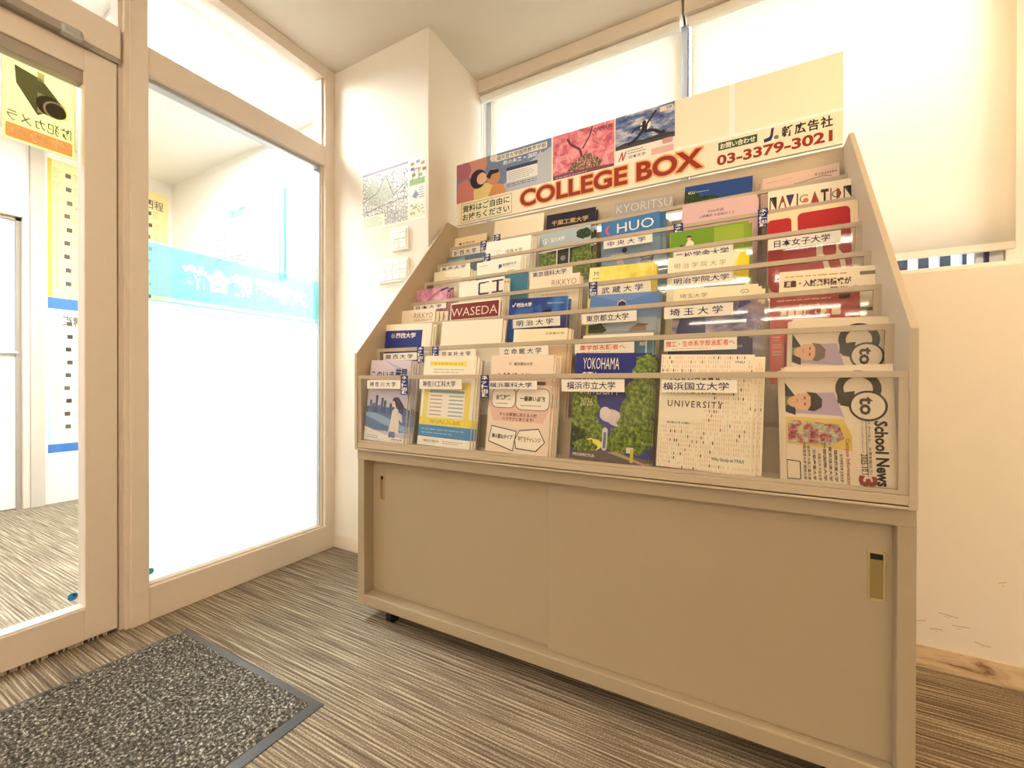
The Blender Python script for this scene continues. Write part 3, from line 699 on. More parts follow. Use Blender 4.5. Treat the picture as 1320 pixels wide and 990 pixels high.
for i in range(NT):
    yn = TY[i + 1] if i < NT - 1 else 1.736
    zn = FL[i + 1] if i < NT - 1 else FL[i] + 0.02
    q = MB(); rb(q, RX0, RX1, TY[i] + 0.004, yn + 0.004 if i < NT - 1 else yn, FL[i] - 0.004, FL[i])
    if i < NT - 1: rb(q, RX0, RX1, yn, yn + 0.004, FL[i] - 0.004, zn - 0.004)
    q.build('shelf', rack)
    q = MB(); rb(q, RX0 + 0.012, RX1 - 0.012, TY[i], TY[i] + 0.002, FL[i], TZ[i] - 0.004, M_ACRYL); q.build('clear_front', rack)
    q = MB(); rb(q, RX0, RX1, TY[i] - 0.004, TY[i] + 0.004, TZ[i] - 0.0135, TZ[i], bev=0.001)
    rb(q, RX0, RX0 + 0.013, TY[i] - 0.004, TY[i] + 0.004, FL[i], TZ[i] - 0.0135, bev=0.0); rb(q, RX1 - 0.015, RX1, TY[i] - 0.004, TY[i] + 0.004, FL[i], TZ[i] - 0.0135)
    rb(q, RX0, RX1, TY[i] - 0.003, TY[i] + 0.003, FL[i] - 0.004, FL[i] + 0.004)
    q.build('front_rail', rack)

NAVY = '#2a2e5c'
def name_tag(i, l, tp, r, bt, txt, col=NAVY, sub=None, pad=(0.09, 0.86), bold=0.012):
    """white name slip behind the rail, on the clear front of tier i (1..7); pixel box measured in the photograph"""
    y = TY[i - 1] - 0.0046 if False else TY[i - 1] - 0.0012
    p0 = at(l, (tp[0] + bt[0]) / 2, y); p1 = at(r, (tp[1] + bt[1]) / 2, y)
    zt = (at(l, tp[0], y).z + at(r, tp[1], y).z) / 2; zb = (at(l, bt[0], y).z + at(r, bt[1], y).z) / 2
    zt = min(zt, TZ[i - 1] - 0.0138)
    w, h = p1.x - p0.x, zt - zb
    q = MB(); q.box(0, w, 0, 0.0008, 0, h, M_PAPER); a = Art(q, w, h, 0, 0, -0.0001)
    if sub: a.t(txt, pad[0], 0.36, pad[1], 0.84, col, 1, bold); a.bars(0.12, 0.1, 0.7, 0.24, 1, '#d99a6c', 1)
    else: a.t(txt, pad[0], 0.2, pad[1], 0.82, col, 1, bold)
    o = q.build('name_slip', rack, (p0.x, y - RO.y, zb - RO.z)); o['label'] = 'white slip with a school name in ' + ('orange' if sub else 'navy') + ' characters'
def net_tag(i, l, tp, r, bt):
    y = TY[i - 1] - 0.0056
    p0 = at(l, tp, y); p1 = at(r, bt, y); w, h = p1.x - p0.x, p0.z - p1.z
    q = MB(); q.box(0, w, 0, 0.0007, 0, h, '#26357f'); a = Art(q, w, h, 0, 0, -0.0001)
    n = 'ネット出願'; a.vt(n, 0.16, 0.03, 0.86, 0.97, M_PAPER, 1, 0.03)
    o = q.build('blue_slip', rack, (p0.x, y - RO.y, p1.z - RO.z)); o['label'] = 'upright blue slip with white characters'
T = name_tag
T(1, 473.2, (490, 490), 516.2, (501, 501), '神 奈 川 大 学'); T(1, 540.5, (488.5, 488.5), 595, (501.5, 501.5), '神奈川工科大学')
T(1, 630, (491, 491), 692, (501.5, 501.5), '横浜薬科大学', pad=(0.03, 0.9)); T(1, 724, (489, 489), 805, (505, 505), '横浜市立大学')
T(1, 853, (490, 490), 950, (507, 505), '横浜国立大学', pad=(0.02, 0.9))
T(2, 494, (455, 455), 538.6, (464.8, 464), '関 西 大 学'); T(2, 566, (452, 450), 613, (463, 461), '同 志 社 大 学'); T(2, 644, (447, 446), 707, (459.5, 458), '立 命 館 大 学')
T(2, 741, (443, 441), 817.5, (456.5, 455), '薬学部志願者へ', '#e0642c', True, bold=0.015); T(2, 856, (436, 433), 950, (453, 450), '理工・生命系学部志願者へ', '#e0642c', True, (0.03, 0.97), 0.015)
T(3, 661, (411, 408), 722, (423, 420), '明 治 大 学'); T(3, 749.7, (405, 400), 820.6, (418, 414), '東京都立大学'); T(3, 856, (395, 391), 945, (411, 406), '埼 玉 大 学')
T(4, 533, (392, 391), 575, (400, 398), '日 本 大 学'); T(4, 769.7, (368, 363), 839, (381, 377), '武 蔵 大 学'); T(4, 866, (354, 348), 944, (369, 363), '明治学院大学', pad=(0.04, 0.95))
T(5, 617, (357, 353), 655, (366, 362), '東 海 大 学'); T(5, 682, (348, 342), 738, (360, 354), '東京理科大学'); T(5, 868, (324, 315), 945, (338, 330), '二松学舎大学', pad=(0.04, 0.93)); T(5, 990, (309, 296), 1084, (323, 312), '日本女子大学')
T(6, 566, (342, 339), 606, (350, 347), '東 海 大 学'); T(6, 778, (308, 299), 841, (321, 312), '中 央 大 学')
T(7, 582, (322, 317), 619, (332, 327), '城 西 大 学')
for a_ in ((1, 516.5, 484, 525.5, 509), (1, 619.5, 483.5, 630, 513), (2, 537.5, 447, 546, 467), (2, 557, 447, 565, 467), (4, 759, 364, 769.7, 384), (6, 624, 328, 632, 346), (6, 868.5, 289, 880.6, 308), (6, 977, 270, 990, 292), (7, 619.5, 311, 627.5, 329), (7, 637, 303, 645, 319)): net_tag(*a_)

# ================================================================= brochures
TIER = ['lowest tier', 'second tier up', 'third tier up', 'fourth tier up', 'fifth tier up', 'sixth tier up', 'top tier']
LEAN = 0.105
def brochure(i, tl, tr, art, label, base='#f4eee0', n=2, th=0.006, name='brochure', cat='brochure', dx=0.007, dy0=0.0, back=None, what=None, plain=False):
    """stands in tier i (1..7); its top corners were measured at pixels tl and tr; n further copies behind it"""
    yb = TY[i - 1] + 0.009 + dy0; yt = yb + 0.29 * math.sin(LEAN)
    A, B_ = at(*tl, yt), at(*tr, yt); w = B_.x - A.x; fl = FL[i - 1] + 0.0006
    roll = max(-0.03, min(0.03, math.atan2(B_.z - A.z, w)))
    h = ((A.z + B_.z) / 2 - fl) / math.cos(LEAN)
    h = max(h, 0.1)
    root = thing(name, label, cat, ((A.x + B_.x) / 2, yb, fl + abs(roll) * w / 2))
    root.rotation_euler = (-LEAN, -roll, 0)
    root['group'] = 'printed matter in the rack'
    q = MB(); q.box(-w / 2 + 0.001, w / 2 - 0.0006, 0.0006, th - 0.0006, 0.001, h - 0.0012, M_PAGES); pg = q.build('pages', root)
    q = MB()
    q.box(-w / 2, w / 2, 0, 0.0005, 0, h, base); q.box(-w / 2, w / 2, th - 0.0005, th, 0, h, back or base); q.box(-w / 2, -w / 2 + 0.0005, 0.0005, th - 0.0005, 0, h, base)
    art(Art(q, w, h, None, 0, -0.0001)); cv = q.build('cover', root)
    # plain back cover copies behind: same kind of booklet, shifted a little
    if plain:
        q = MB(); q.box(-w / 2, w / 2, 0, 0.0005, 0, h, base); cv2 = q.build('cover')
    for k in range(n):
        r2 = root.copy(); COL.objects.link(r2)
        sx = dx * (k + 1) * (0.6 + 0.8 * random.random()); sz = -0.012 * random.random() - 0.002
        r2.location = (root.location.x + sx, yb + (th + 0.0006) * (k + 1) / math.cos(LEAN), root.location.z)
        r2.scale = (1, 1, 1 + sz / h)
        for ch in (pg, cv2 if plain else cv):
            c = cv2 if (plain and k == 0 and ch is not pg) else ch.copy(); (COL.objects.link(c) if c.name not in COL.objects else None); c.parent = r2
        r2['label'] = ('further copy stacked behind the ' + (what or label))
        words = r2['label'].split(); r2['label'] = ' '.join(words[:16])
        r2['group'] = 'copies behind the ' + (what or label)
    return root
def V(px, tier, zt, h):  # helper kept for clarity of the art code
    return px

# --- cover art; v near 1 is the top edge
def a_kanagawa(a):
    a.r(0, 0.0, 1, 1, '#c9c3d2', 0); a.p([(0, 0.62), (1, 0.72), (1, 1), (0, 1)], '#d3c8d4', 1); a.p([(0.35, 1.0), (1, 0.86), (1, 0.78)], '#b2b5cb', 2)
    a.r(0, 0.13, 1, 0.42, '#5d78a8', 2); a.p([(0, 0.30), (0.4, 0.22), (1, 0.13), (1, 0.2), (0.5, 0.3), (0, 0.38)], '#8fb0d2', 3)
    x = 0.0
    for k, hh in enumerate((0.42, 0.5, 0.46, 0.56, 0.44, 0.53, 0.5, 0.41, 0.47, 0.43, 0.4, 0.45, 0.41, 0.42)):
        a.r(x, 0.34, x + 0.062, hh, ('#3f527f', '#556aa0', '#48588a')[k % 3], 3); x += 0.072
    a.p([(0, 0.0), (1, 0.0), (1, 0.06), (0.5, 0.09), (0, 0.17)], '#ece6dc', 4); a.bars(0.05, 0.025, 0.45, 0.07, 2, '#7a7a88', 5); a.t('神奈川大学', 0.70, 0.025, 0.95, 0.05, '#3d4468', 5)
    a.p([(0.60, 0.11), (0.86, 0.11), (0.84, 0.3), (0.80, 0.4), (0.72, 0.42), (0.66, 0.38), (0.64, 0.26)], '#e5dccb', 5); a.p([(0.72, 0.40), (0.9, 0.34), (0.93, 0.24), (0.86, 0.27)], '#dfd3c4', 6)
    a.d(0.70, 0.46, 0.055, '#e8c9b4', 6); a.p([(0.66, 0.54), (0.78, 0.55), (0.9, 0.47), (0.97, 0.41), (0.85, 0.40), (0.74, 0.43), (0.70, 0.5), (0.65, 0.5)], '#3d3444', 7)
    a.p([(0.62, 0.06), (0.78, 0.06), (0.77, 0.13), (0.63, 0.13)], '#5a6ea6', 6)
    a.t('このいまを', 0.04, 0.775, 0.78, 0.86, '#353a66', 6, 0.02); a.t('時間', 0.66, 0.74, 0.92, 0.90, '#353a66', 6, 0.02); a.t('学びの未来へ', 0.05, 0.68, 0.7, 0.73, '#4a4f78', 6)
def a_kait(a):
    a.r(0, 0.0, 1, 1, '#efe9d8', 0); a.r(0.13, 0.885, 0.83, 0.935, '#f0e064', 1); a.line([(0.13, 0.885), (0.13, 0.935)], 0.001, '#7d7660', 2); a.bars(0.2, 0.89, 0.8, 0.93, 1, '#cbb94e', 2); a.bars(0.2, 0.80, 0.8, 0.86, 2, '#b9b2a4', 2)
    a.r(0.05, 0.24, 0.94, 0.70, '#ecd876', 1); a.r(0.15, 0.30, 0.84, 0.62, '#f3eee2', 2); a.r(0.16, 0.585, 0.83, 0.615, '#8fa7b8', 3)
    for i in range(6): a.r(0.18, 0.545 - i * 0.042, 0.42, 0.56 - i * 0.042, '#c7aca0', 3); a.r(0.55, 0.545 - i * 0.042, 0.82, 0.56 - i * 0.042, '#9db0c2', 3)
    a.r(0.0, 0.23, 1, 0.31, '#eedb50', 2); a.t('年内入試', 0.2, 0.245, 0.8, 0.29, '#c9a93c', 3)
    a.r(0, 0.095, 1, 0.225, '#4a8cc0', 3); a.bars(0.06, 0.12, 0.9, 0.2, 2, '#8bb8da', 4); a.r(0, 0, 1, 0.095, '#f4eee2', 3); a.t('神奈川工科大学', 0.12, 0.035, 0.42, 0.065, '#5d4a40', 4); a.bars(0.5, 0.03, 0.9, 0.07, 2, '#a2988a', 4)
def a_yakka(a):
    a.r(0, 0, 1, 1, '#efdcc6', 0); a.p([(0.1, 0.32), (0.9, 0.32), (1, 0.5), (0.9, 0.64), (0.1, 0.64), (0, 0.5)], '#ecc4b4', 1); a.r(0, 0.70, 1, 0.76, '#e4c3ae', 1)
    a.t('横浜薬科大学', 0.38, 0.895, 0.68, 0.93, '#6a4a44', 2); a.line([(0.3, 0.93), (0.32, 0.90), (0.35, 0.94)], 0.0012, '#6a4a44', 2); a.t('入試ガイド2026', 0.1, 0.76, 0.9, 0.82, '#5c4444', 2, 0.03); a.rr(0.72, 0.70, 0.9, 0.735, 0.01, '#5c4444', 2)
    def balloon(u0, v0, u1, v1, t):
        a.rr(u0 - 0.008, v0 - 0.006, u1 + 0.008, v1 + 0.006, 0.09, '#3b3430', 2); a.rr(u0, v0, u1, v1, 0.085, '#f6efdf', 3); a.t(t, u0 + 0.06, (v0 + v1) / 2 - 0.02, u1 - 0.06, (v0 + v1) / 2 + 0.03, '#3b3430', 4, 0.03); a.bars(u0 + 0.08, v0 + 0.03, u1 - 0.1, v0 + 0.05, 1, '#7d726a', 4)
    balloon(0.06, 0.44 + 0.02, 0.44, 0.66, '全額対策'); balloon(0.46, 0.45, 0.97, 0.66, '一番高い点数'); 
    a.t('そんな要望に応える入試', 0.2, 0.375, 0.8, 0.41, '#6a3a3c', 4, 0.02); a.t('ハマヤクにあります!', 0.25, 0.33, 0.75, 0.365, '#6a3a3c', 4, 0.02)
    a.p([(0.04, 0.10), (0.46, 0.02), (0.5, 0.23), (0.08, 0.27)], '#3b3430', 2); a.p([(0.055, 0.108), (0.45, 0.032), (0.487, 0.222), (0.09, 0.26)], '#f6efdf', 3); a.t('積み重ねタイプ', 0.1, 0.14, 0.44, 0.185, '#3b3430', 4, 0.03)
    a.p([(0.50, 0.05), (0.82, 0.04), (0.95, 0.14), (0.84, 0.27), (0.54, 0.24), (0.47, 0.14)], '#3b3430', 2); a.p([(0.51, 0.06), (0.81, 0.05), (0.935, 0.14), (0.835, 0.26), (0.545, 0.23), (0.485, 0.14)], '#f6efdf', 3); a.t('特待生チャレンジ', 0.53, 0.13, 0.88, 0.18, '#b08a50', 4, 0.03)
def tree(a, u, v, r, lay, mt=M_FOLIAGE, k=1.0):
    pts = []
    for i in range(26):
        q = 2 * PI * i / 26; rr = r * (0.82 + 0.3 * random.random())
        pts.append((min(1, max(0, u + rr * math.cos(q))), min(1, max(0.0, v + rr * k * a.w / a.h * math.sin(q)))))
    a.p(pts, mt, lay)
def a_ycu(a):
    a.r(0, 0, 1, 1, '#2b2f80', 0); a.p([(0, 0), (1, 0), (1, 0.5), (0, 0.42)], '#3b4796', 1)
    a.d(0.52, 0.42, 0.14, '#d9c9cc', 2, 0.06); a.d(0.66, 0.37, 0.16, '#d4c2c4', 2, 0.045); a.d(0.45, 0.45, 0.07, '#e2d6d4', 2)
    tree(a, 0.12, 0.42, 0.25, 3, k=1.5); tree(a, 0.22, 0.24, 0.25, 3); tree(a, 0.93, 0.55, 0.26, 3, k=1.3); tree(a, 0.86, 0.36, 0.24, 4, k=1.4); tree(a, 0.64, 0.2, 0.17, 4); tree(a, 0.98, 0.84, 0.2, 4, k=1.2); tree(a, 0.06, 0.2, 0.16, 4, M_LEAFDARK); tree(a, 0.86, 0.18, 0.14, 5); tree(a, 0.3, 0.14, 0.14, 5, M_YELLOWART, 0.6); tree(a, 0.2, 0.12, 0.16, 6, M_FOLIAGE, 0.7)
    a.p([(0, 0), (1, 0), (1, 0.06), (0.6, 0.1), (0.42, 0.1), (0, 0.06)], '#6d625c', 6); a.p([(0.5, 0.09), (0.62, 0.1), (1, 0.02), (1, 0)], '#b79c86', 7)
    a.rr(0.43, 0.1, 0.50, 0.31, 0.034, '#d8d4d0', 7); a.rr(0.448, 0.12, 0.483, 0.27, 0.017, '#6f7d92', 8); a.r(0.80, 0.02, 0.84, 0.14, '#d9c23c', 8); a.r(0.75, 0.1, 0.84, 0.15, '#e2ddd2', 7)
    a.t('YOKOHAMA', 0.11, 0.845, 0.60, 0.955, '#f4efe4', 8, -0.004); a.t('CITY', 0.10, 0.72, 0.30, 0.82, '#f4efe4', 8, -0.004); a.t('UNIVERSITY', 0.08, 0.61, 0.62, 0.70, '#f4efe4', 8, -0.004); a.t('2026', 0.10, 0.50, 0.28, 0.575, '#d8cf9a', 8, -0.002); a.t('PROSPECTUS', 0.05, 0.03, 0.34, 0.055, '#f4efe4', 8)
def a_ynu(a):
    a.r(0, 0, 1, 1, '#f3ead2', 0)
    rr = random.Random(5)
    for j in range(26):
        v = 0.985 - j * 0.0385
        for i in range(40):
            u = 0.02 + i * 0.0243
            if 0.44 < v < 0.80 and u < 0.60 - (0.0 if v > 0.6 else 0.1): continue
            if 0.37 < v < 0.44 and u < 0.3: continue
            if 0.09 < v < 0.16 and u > 0.6: continue
            if v > 0.90 and 0.77 < u < 0.92 and j in (1, 2): continue
            k = rr.random()
            c = '#3c2f2c' if k < 0.045 else ('#8a7a6e' if k < 0.075 else ('#e5b9a2' if rr.random() < 0.75 else None))
            if c: a.r(u, v - 0.026, u + (0.011 if k < 0.075 else 0.007), v, c, 1)
    a.t('YNU', 0.80, 0.925, 0.90, 0.945, '#3c2f2c', 2); a.t('YOKOHAMA', 0.10, 0.765, 0.66, 0.815, '#3c2f2c', 2, 0.01, space=1.4); a.t('NATIONAL', 0.09, 0.655, 0.62, 0.70, '#3c2f2c', 2, 0.01, space=1.4); a.t('UNIVERSITY', 0.10, 0.535, 0.70, 0.59, '#3c2f2c', 2, 0.01, space=1.3)
    a.t('横浜国立大学 大学案内', 0.10, 0.385, 0.36, 0.405, '#4a3d38', 2); a.t('Why Study at YNU?', 0.60, 0.09, 0.93, 0.125, '#3c2f2c', 2)
def gto(hair, coat):
    def f(a):
        a.r(0, 0, 1, 1, '#e6d6bc', 0)
        a.p([(0.0, 0.86), (0.1, 0.74), (0.1, 0.57), (0.0, 0.60)], coat, 2); a.r(0.0, 0.66, 0.07, 0.735, '#4f7a4c', 3)
        a.p([(0.02, 0.59), (0.52, 0.57), (0.56, 0.55), (0.47, 0.77), (0.12, 0.76), (0.2, 0.66)], '#b7a3b8', 1)
        a.d(0.19, 0.69, 0.135, '#d8ab84', 4, 0.075); a.d(0.10, 0.69, 0.08, '#d4a67e', 3, 0.05); a.p([(0.21, 0.775), (0.30, 0.765), (0.36, 0.71), (0.35, 0.64), (0.28, 0.605), (0.22, 0.615), (0.25, 0.66), (0.25, 0.73)], hair, 5)
        a.r(0.185, 0.655, 0.20, 0.68, '#5a3c2c', 6); a.r(0.185, 0.71, 0.20, 0.735, '#5a3c2c', 6); a.r(0.115, 0.68, 0.125, 0.715, '#a8584c', 6)
        a.p([(0.0, 0.56), (0.55, 0.54), (0.62, 0.40), (0.62, 0.28), (0.0, 0.32)], '#dcbf66', 1); a.p([(0.02, 0.53), (0.5, 0.50), (0.55, 0.38), (0.44, 0.32), (0.02, 0.33)], M_CROWD, 2)
        a.line([(0.0, 0.18), (0.13, 0.17), (0.13, 0.02), (0.0, 0.02), (0.0, 0.18)], 0.002, '#4a4038', 3)
        for k, u in enumerate((0.16, 0.20, 0.25, 0.30, 0.35, 0.40, 0.45, 0.50)):
            a.t(('大阪経済大学 関西大学', '追手門 大阪工業大学', '京都産業大学', '大阪工大 大谷大学', '中部国際大学', '東京経済大学', '国際武道大学', '女子学園大学 文京大学')[k], u, 0.02, u + 0.03, 0.34 - 0.03 * (k % 4), '#4a3d34', 3, 0.015, cw=True)
        a.t('Campus Information', 0.55, 0.0, 0.595, 0.38, '#a05040', 3, 0.02, cw=True)
        a.ring(0.69, 0.80, 0.205, 0.075, '#33291f', 3, -0.4 * PI, 1.12 * PI); a.p([(0.50, 0.76), (0.66, 0.78), (0.64, 0.64), (0.50, 0.68)], '#33291f', 4); a.p([(0.52, 0.66), (0.64, 0.64), (0.66, 0.70), (0.55, 0.71)], '#33291f', 4)
        a.d(0.77, 0.655, 0.165, '#e6d6bc', 5); a.ring(0.77, 0.655, 0.17, 0.022, '#33291f', 6); a.t('to', 0.70, 0.585, 0.81, 0.725, '#33291f', 7, 0.03, cw=True)
        a.t('School News', 0.82, -0.0 + 0.01, 0.925, 0.53, '#33291f', 4, 0.035, cw=True); a.t('スクールと、大学を知ろう!', 0.755, 0.1, 0.785, 0.53, '#4a3d34', 4, cw=True); a.line([(0.745, 0.08), (0.745, 0.53)], 0.001, '#4a3d34', 4); a.t('ゴートゥースクールニュース', 0.70, 0.27, 0.722, 0.53, '#4a3d34', 4, cw=True)
        a.t('2025.10.1-', 0.69, 0.075, 0.745, 0.26, '#4a3d34', 4, 0.02, cw=True); a.t('3', 0.67, 0.005, 0.81, 0.075, '#8e4638', 5, 0.05, cw=True)
    return f
def a_kansai(a): a.r(0, 0, 1, 1, '#f5ecd9', 0); a.r(0.08, 0.3, 0.83, 0.925, '#2c3a86', 1); a.ring(0.245, 0.862, 0.035, 0.008, '#e7e2d6', 2); a.d(0.245, 0.862, 0.012, '#e7e2d6', 2); a.t('関西大学', 0.31, 0.835, 0.70, 0.895, '#f5efe2', 2, 0.025)
def a_doshisha(a):
    a.r(0, 0, 1, 1, '#f6eedb', 0); a.bars(0.1, 0.6, 0.9, 0.98, 14, '#efe4c8', 1, 0.12)
def a_ritsu(a): a.r(0, 0, 1, 1, '#f3e6c4', 0); a.r(0, 0, 0.13, 1, '#f7edd2', 1); a.t('立命館大学', 0.60, 0.93, 0.94, 0.957, '#8a7358', 1); a.r(0.0, 0.2, 1, 0.80, '#ecd0a8', 1)
def a_teal(a): a.r(0, 0, 1, 1, '#f3ecda', 0); a.r(0, 0, 1, 0.965, '#54849a', 1); a.p([(0, 0.7), (1, 0.76), (1, 0.6), (0, 0.6)], '#4a7890', 2); a.t('部', 0.82, 0.855, 0.90, 0.895, '#e8ecec', 3, 0.02); a.r(0.9, 0, 0.92, 0.97, '#dfe8ea', 2)
def a_navy(a): a.r(0, 0, 1, 1, '#2c2c5a', 0); a.t('Campus', 0.70, 0.86, 0.92, 0.90, '#d8d4dc', 1); a.r(0.3, 0.74, 0.7, 0.76, '#e8e4e0', 1); a.r(0.5, 0.77, 0.68, 0.785, '#cbb23c', 1)
def a_rikkyo(top):
    def f(a): a.r(0, 0, 1, 1, '#f1e4cc', 0); a.t('RIKKYO', 0.46, top - 0.075, 0.94, top, '#8c5a48', 1, -0.008); a.t('UNIVERSITY', 0.46, top - 0.12, 0.94, top - 0.085, '#8c5a48', 1, -0.004); a.bars(0.25, top - 0.2, 0.9, top - 0.16, 1, '#d3bfa0', 1)
    return f
def a_waseda(a): a.r(0, 0, 1, 1, '#f5ecdc', 0); a.r(0.02, 0.5, 0.975, 0.985, '#7e2a28', 1); a.t('WASEDA', 0.02, 0.83, 0.95, 0.935, '#e6cfc0', 2, -0.004); a.r(0, 0.0, 1, 0.795, '#f4ead2', 2)
def a_meiji(a): a.r(0, 0, 1, 1, M_BLUEGRAD, 0); a.line([(0.06, 0.93), (0.08, 0.905), (0.12, 0.955)], 0.003, '#f1ede6', 1); a.t('明治大学', 0.14, 0.90, 0.40, 0.95, '#f1ede6', 1, 0.03); a.t('Meiji University', 0.68, 0.915, 0.94, 0.935, '#c8d6e4', 1, 0.01); a.p([(0.35, 0.6), (0.8, 0.6), (0.74, 0.86), (0.62, 0.85), (0.5, 0.75)], '#1b1c3c', 1)
def a_tmu(a):
    a.r(0, 0, 1, 1, '#8f9fa8', 0); a.r(0, 0.86, 1, 1, '#5d80bc', 1); a.r(0, 0.72, 1, 0.865, '#7f9cc4', 1); a.r(0, 0.58, 1, 0.725, '#a5b2b8', 1); a.p([(0.0, 1), (0.5, 0.9), (1, 1)], '#6f8fc6', 2)
    a.p([(0.42, 0.87), (0.43, 0.905), (0.49, 0.93), (0.55, 0.905), (0.56, 0.87)], '#e8e2e0', 2); a.p([(0.43, 0.86), (0.44, 0.90), (0.49, 0.92), (0.545, 0.90), (0.555, 0.86)], '#3a2f52', 3)
    tree(a, 0.12, 0.60, 0.16, 3, M_LEAFDARK, 0.6); a.p([(0.62, 0.6), (0.72, 0.655), (0.86, 0.64), (0.86, 0.58), (0.62, 0.57)], '#9c7c66', 3); a.p([(0.68, 0.625), (0.74, 0.665), (0.90, 0.65), (0.86, 0.635)], '#7c6254', 4); a.bars(0.45, 0.655, 0.55, 0.67, 1, '#e8e4dc', 3); a.r(0, 0.2, 1, 0.56, '#a89c88', 3)
def a_saitama(a):
    a.r(0, 0, 1, 1, M_DUSK, 0); a.r(0, 0.84, 1, 1, '#f1e8c4', 1); a.t('埼玉大学', 0.08, 0.895, 0.42, 0.945, '#7d6a4c', 2, -0.002); a.line([(0.80, 0.925), (0.82, 0.95), (0.88, 0.95), (0.9, 0.93), (0.88, 0.92), (0.83, 0.925), (0.83, 0.91)], 0.0016, '#8a7c40', 2)
    a.p([(0.05, 0.52), (0.42, 0.50), (0.40, 0.70), (0.10, 0.68)], '#38386c', 1); a.p([(0.78, 0.76), (0.93, 0.82), (0.90, 0.84), (0.8, 0.84)], '#4a4a86', 1)
def a_telemail(a):
    a.r(0, 0, 1, 1, '#a8342c', 0); a.r(0, 0.0, 0.17, 0.62, '#d8503a', 1); a.bars(0.08, 0.91, 0.7, 0.95, 1, '#e8b8a0', 1); a.t('テレメール', 0.34, 0.845, 0.58, 0.88, '#f1dcc8', 2, 0.01)
    a.t('募集要項', 0.12, 0.74, 0.47, 0.825, '#f1d8b4', 2, 0.03); a.d(0.53, 0.785, 0.03, '#3a1f1c', 2); a.t('&', 0.515, 0.77, 0.545, 0.80, '#f1d8b4', 3); a.t('願書', 0.58, 0.745, 0.80, 0.83, '#f1d8b4', 2, 0.03); a.t('請求ガイド', 0.3, 0.64, 0.74, 0.70, '#f1d8b4', 2, 0.02); a.p([(0.78, 0.91), (0.9, 0.91), (0.9, 0.955), (0.78, 0.955)], '#33201c', 2)
    for k in range(4): a.bars(0.03, 0.32 + k * 0.08, 0.15, 0.38 + k * 0.08, 2, '#f1d0b8', 2)
def a_flyer(a):
    a.r(0, 0, 1, 1, '#f2e4c6', 0); a.bars(0.06, 0.935, 0.72, 0.965, 1, '#dd9a62', 1); a.t('願書・入試資料請求が', 0.05, 0.855, 0.72, 0.915, '#51382a', 2, 0.03); a.t('簡単!安心!', 0.52, 0.79, 0.92, 0.84, '#51382a', 2, 0.02); a.rr(0.80, 0.925, 0.95, 0.955, 0.01, '#8d7a66', 2)
    a.r(0.72, 0.62, 0.95, 0.65, '#7d6a58', 1); a.r(0.72, 0.50, 0.98, 0.535, '#7d6a58', 1)
def a_nichidai(a): a.r(0, 0, 1, 1, M_PINKART, 0); a.p([(0.1, 0.7), (0.2, 0.7), (0.19, 0.9), (0.17, 0.96), (0.12, 0.94)], '#3b2340', 1); a.p([(0.5, 0.8), (0.8, 0.93), (0.86, 0.98), (0.74, 0.95), (0.48, 0.84)], '#a77f86', 1); a.p([(0.82, 0.93), (1.0, 0.96), (1.0, 0.99), (0.84, 0.97)], '#3a3a60', 1)
def a_ci(a):
    a.r(0, 0, 1, 1, '#f6efde', 0); c = '#3f2f50'
    a.rr(0.44, 0.80, 0.68, 0.965, 0.03, c, 1); a.rr(0.48, 0.823, 0.75, 0.945, 0.02, '#f6efde', 2); a.r(0.60, 0.82, 0.72, 0.95, '#f6efde', 3)
    a.r(0.74, 0.945, 0.98, 0.965, c, 4); a.r(0.74, 0.80, 0.98, 0.82, c, 4); a.r(0.84, 0.80, 0.89, 0.965, c, 4)
def a_musashi(a): a.r(0, 0, 1, 1, M_YELLOWART, 0); a.r(0.0, 0.7, 0.16, 1.0, '#f2eab0', 1); a.t('M', 0.08, 0.90, 0.15, 0.95, '#4c4436', 2, -0.01); a.bars(0.06, 0.855, 0.2, 0.88, 1, '#8d8246', 2)
def a_meigaku(a):
    a.r(0, 0, 1, 1, '#f4ecd2', 0); a.p([(0.86, 0.76), (1, 0.72), (1, 1), (0.93, 0.98)], '#f0d82c', 1); a.p([(0.86, 0.76), (0.93, 0.98), (0.88, 0.92), (0.82, 0.8)], '#f6e77a', 2); a.t('明 治 学 院 大 学', 0.09, 0.87, 0.76, 0.93, '#8d7d64', 1, -0.006); a.r(0.5, 0.5, 1, 0.66, '#8a8fa6', 1); a.p([(0.87, 0.715), (0.94, 0.69), (0.87, 0.67)], '#7d7480', 2)
def a_tokai(a): a.r(0, 0, 1, 1, '#f3e9cc', 0); a.t('Tokai University', 0.32, 0.86, 0.76, 0.90, '#a58f66', 1, -0.004)
def a_tcu(a): a.r(0, 0, 1, 1, '#f7f0de', 0); a.r(0.51, 0.875, 0.58, 0.92, '#34569a', 1); a.p([(0.51, 0.875), (0.54, 0.875), (0.52, 0.85)], '#34569a', 1); a.t('東京都市大学', 0.60, 0.885, 0.90, 0.925, '#3c4a78', 1, 0.01); a.bars(0.62, 0.86, 0.88, 0.875, 1, '#a9a08c', 1); a.bars(0.06, 0.93, 0.28, 0.95, 1, '#8a8274', 1); a.bars(0.72, 0.80, 0.92, 0.83, 1, '#8a8274', 1)
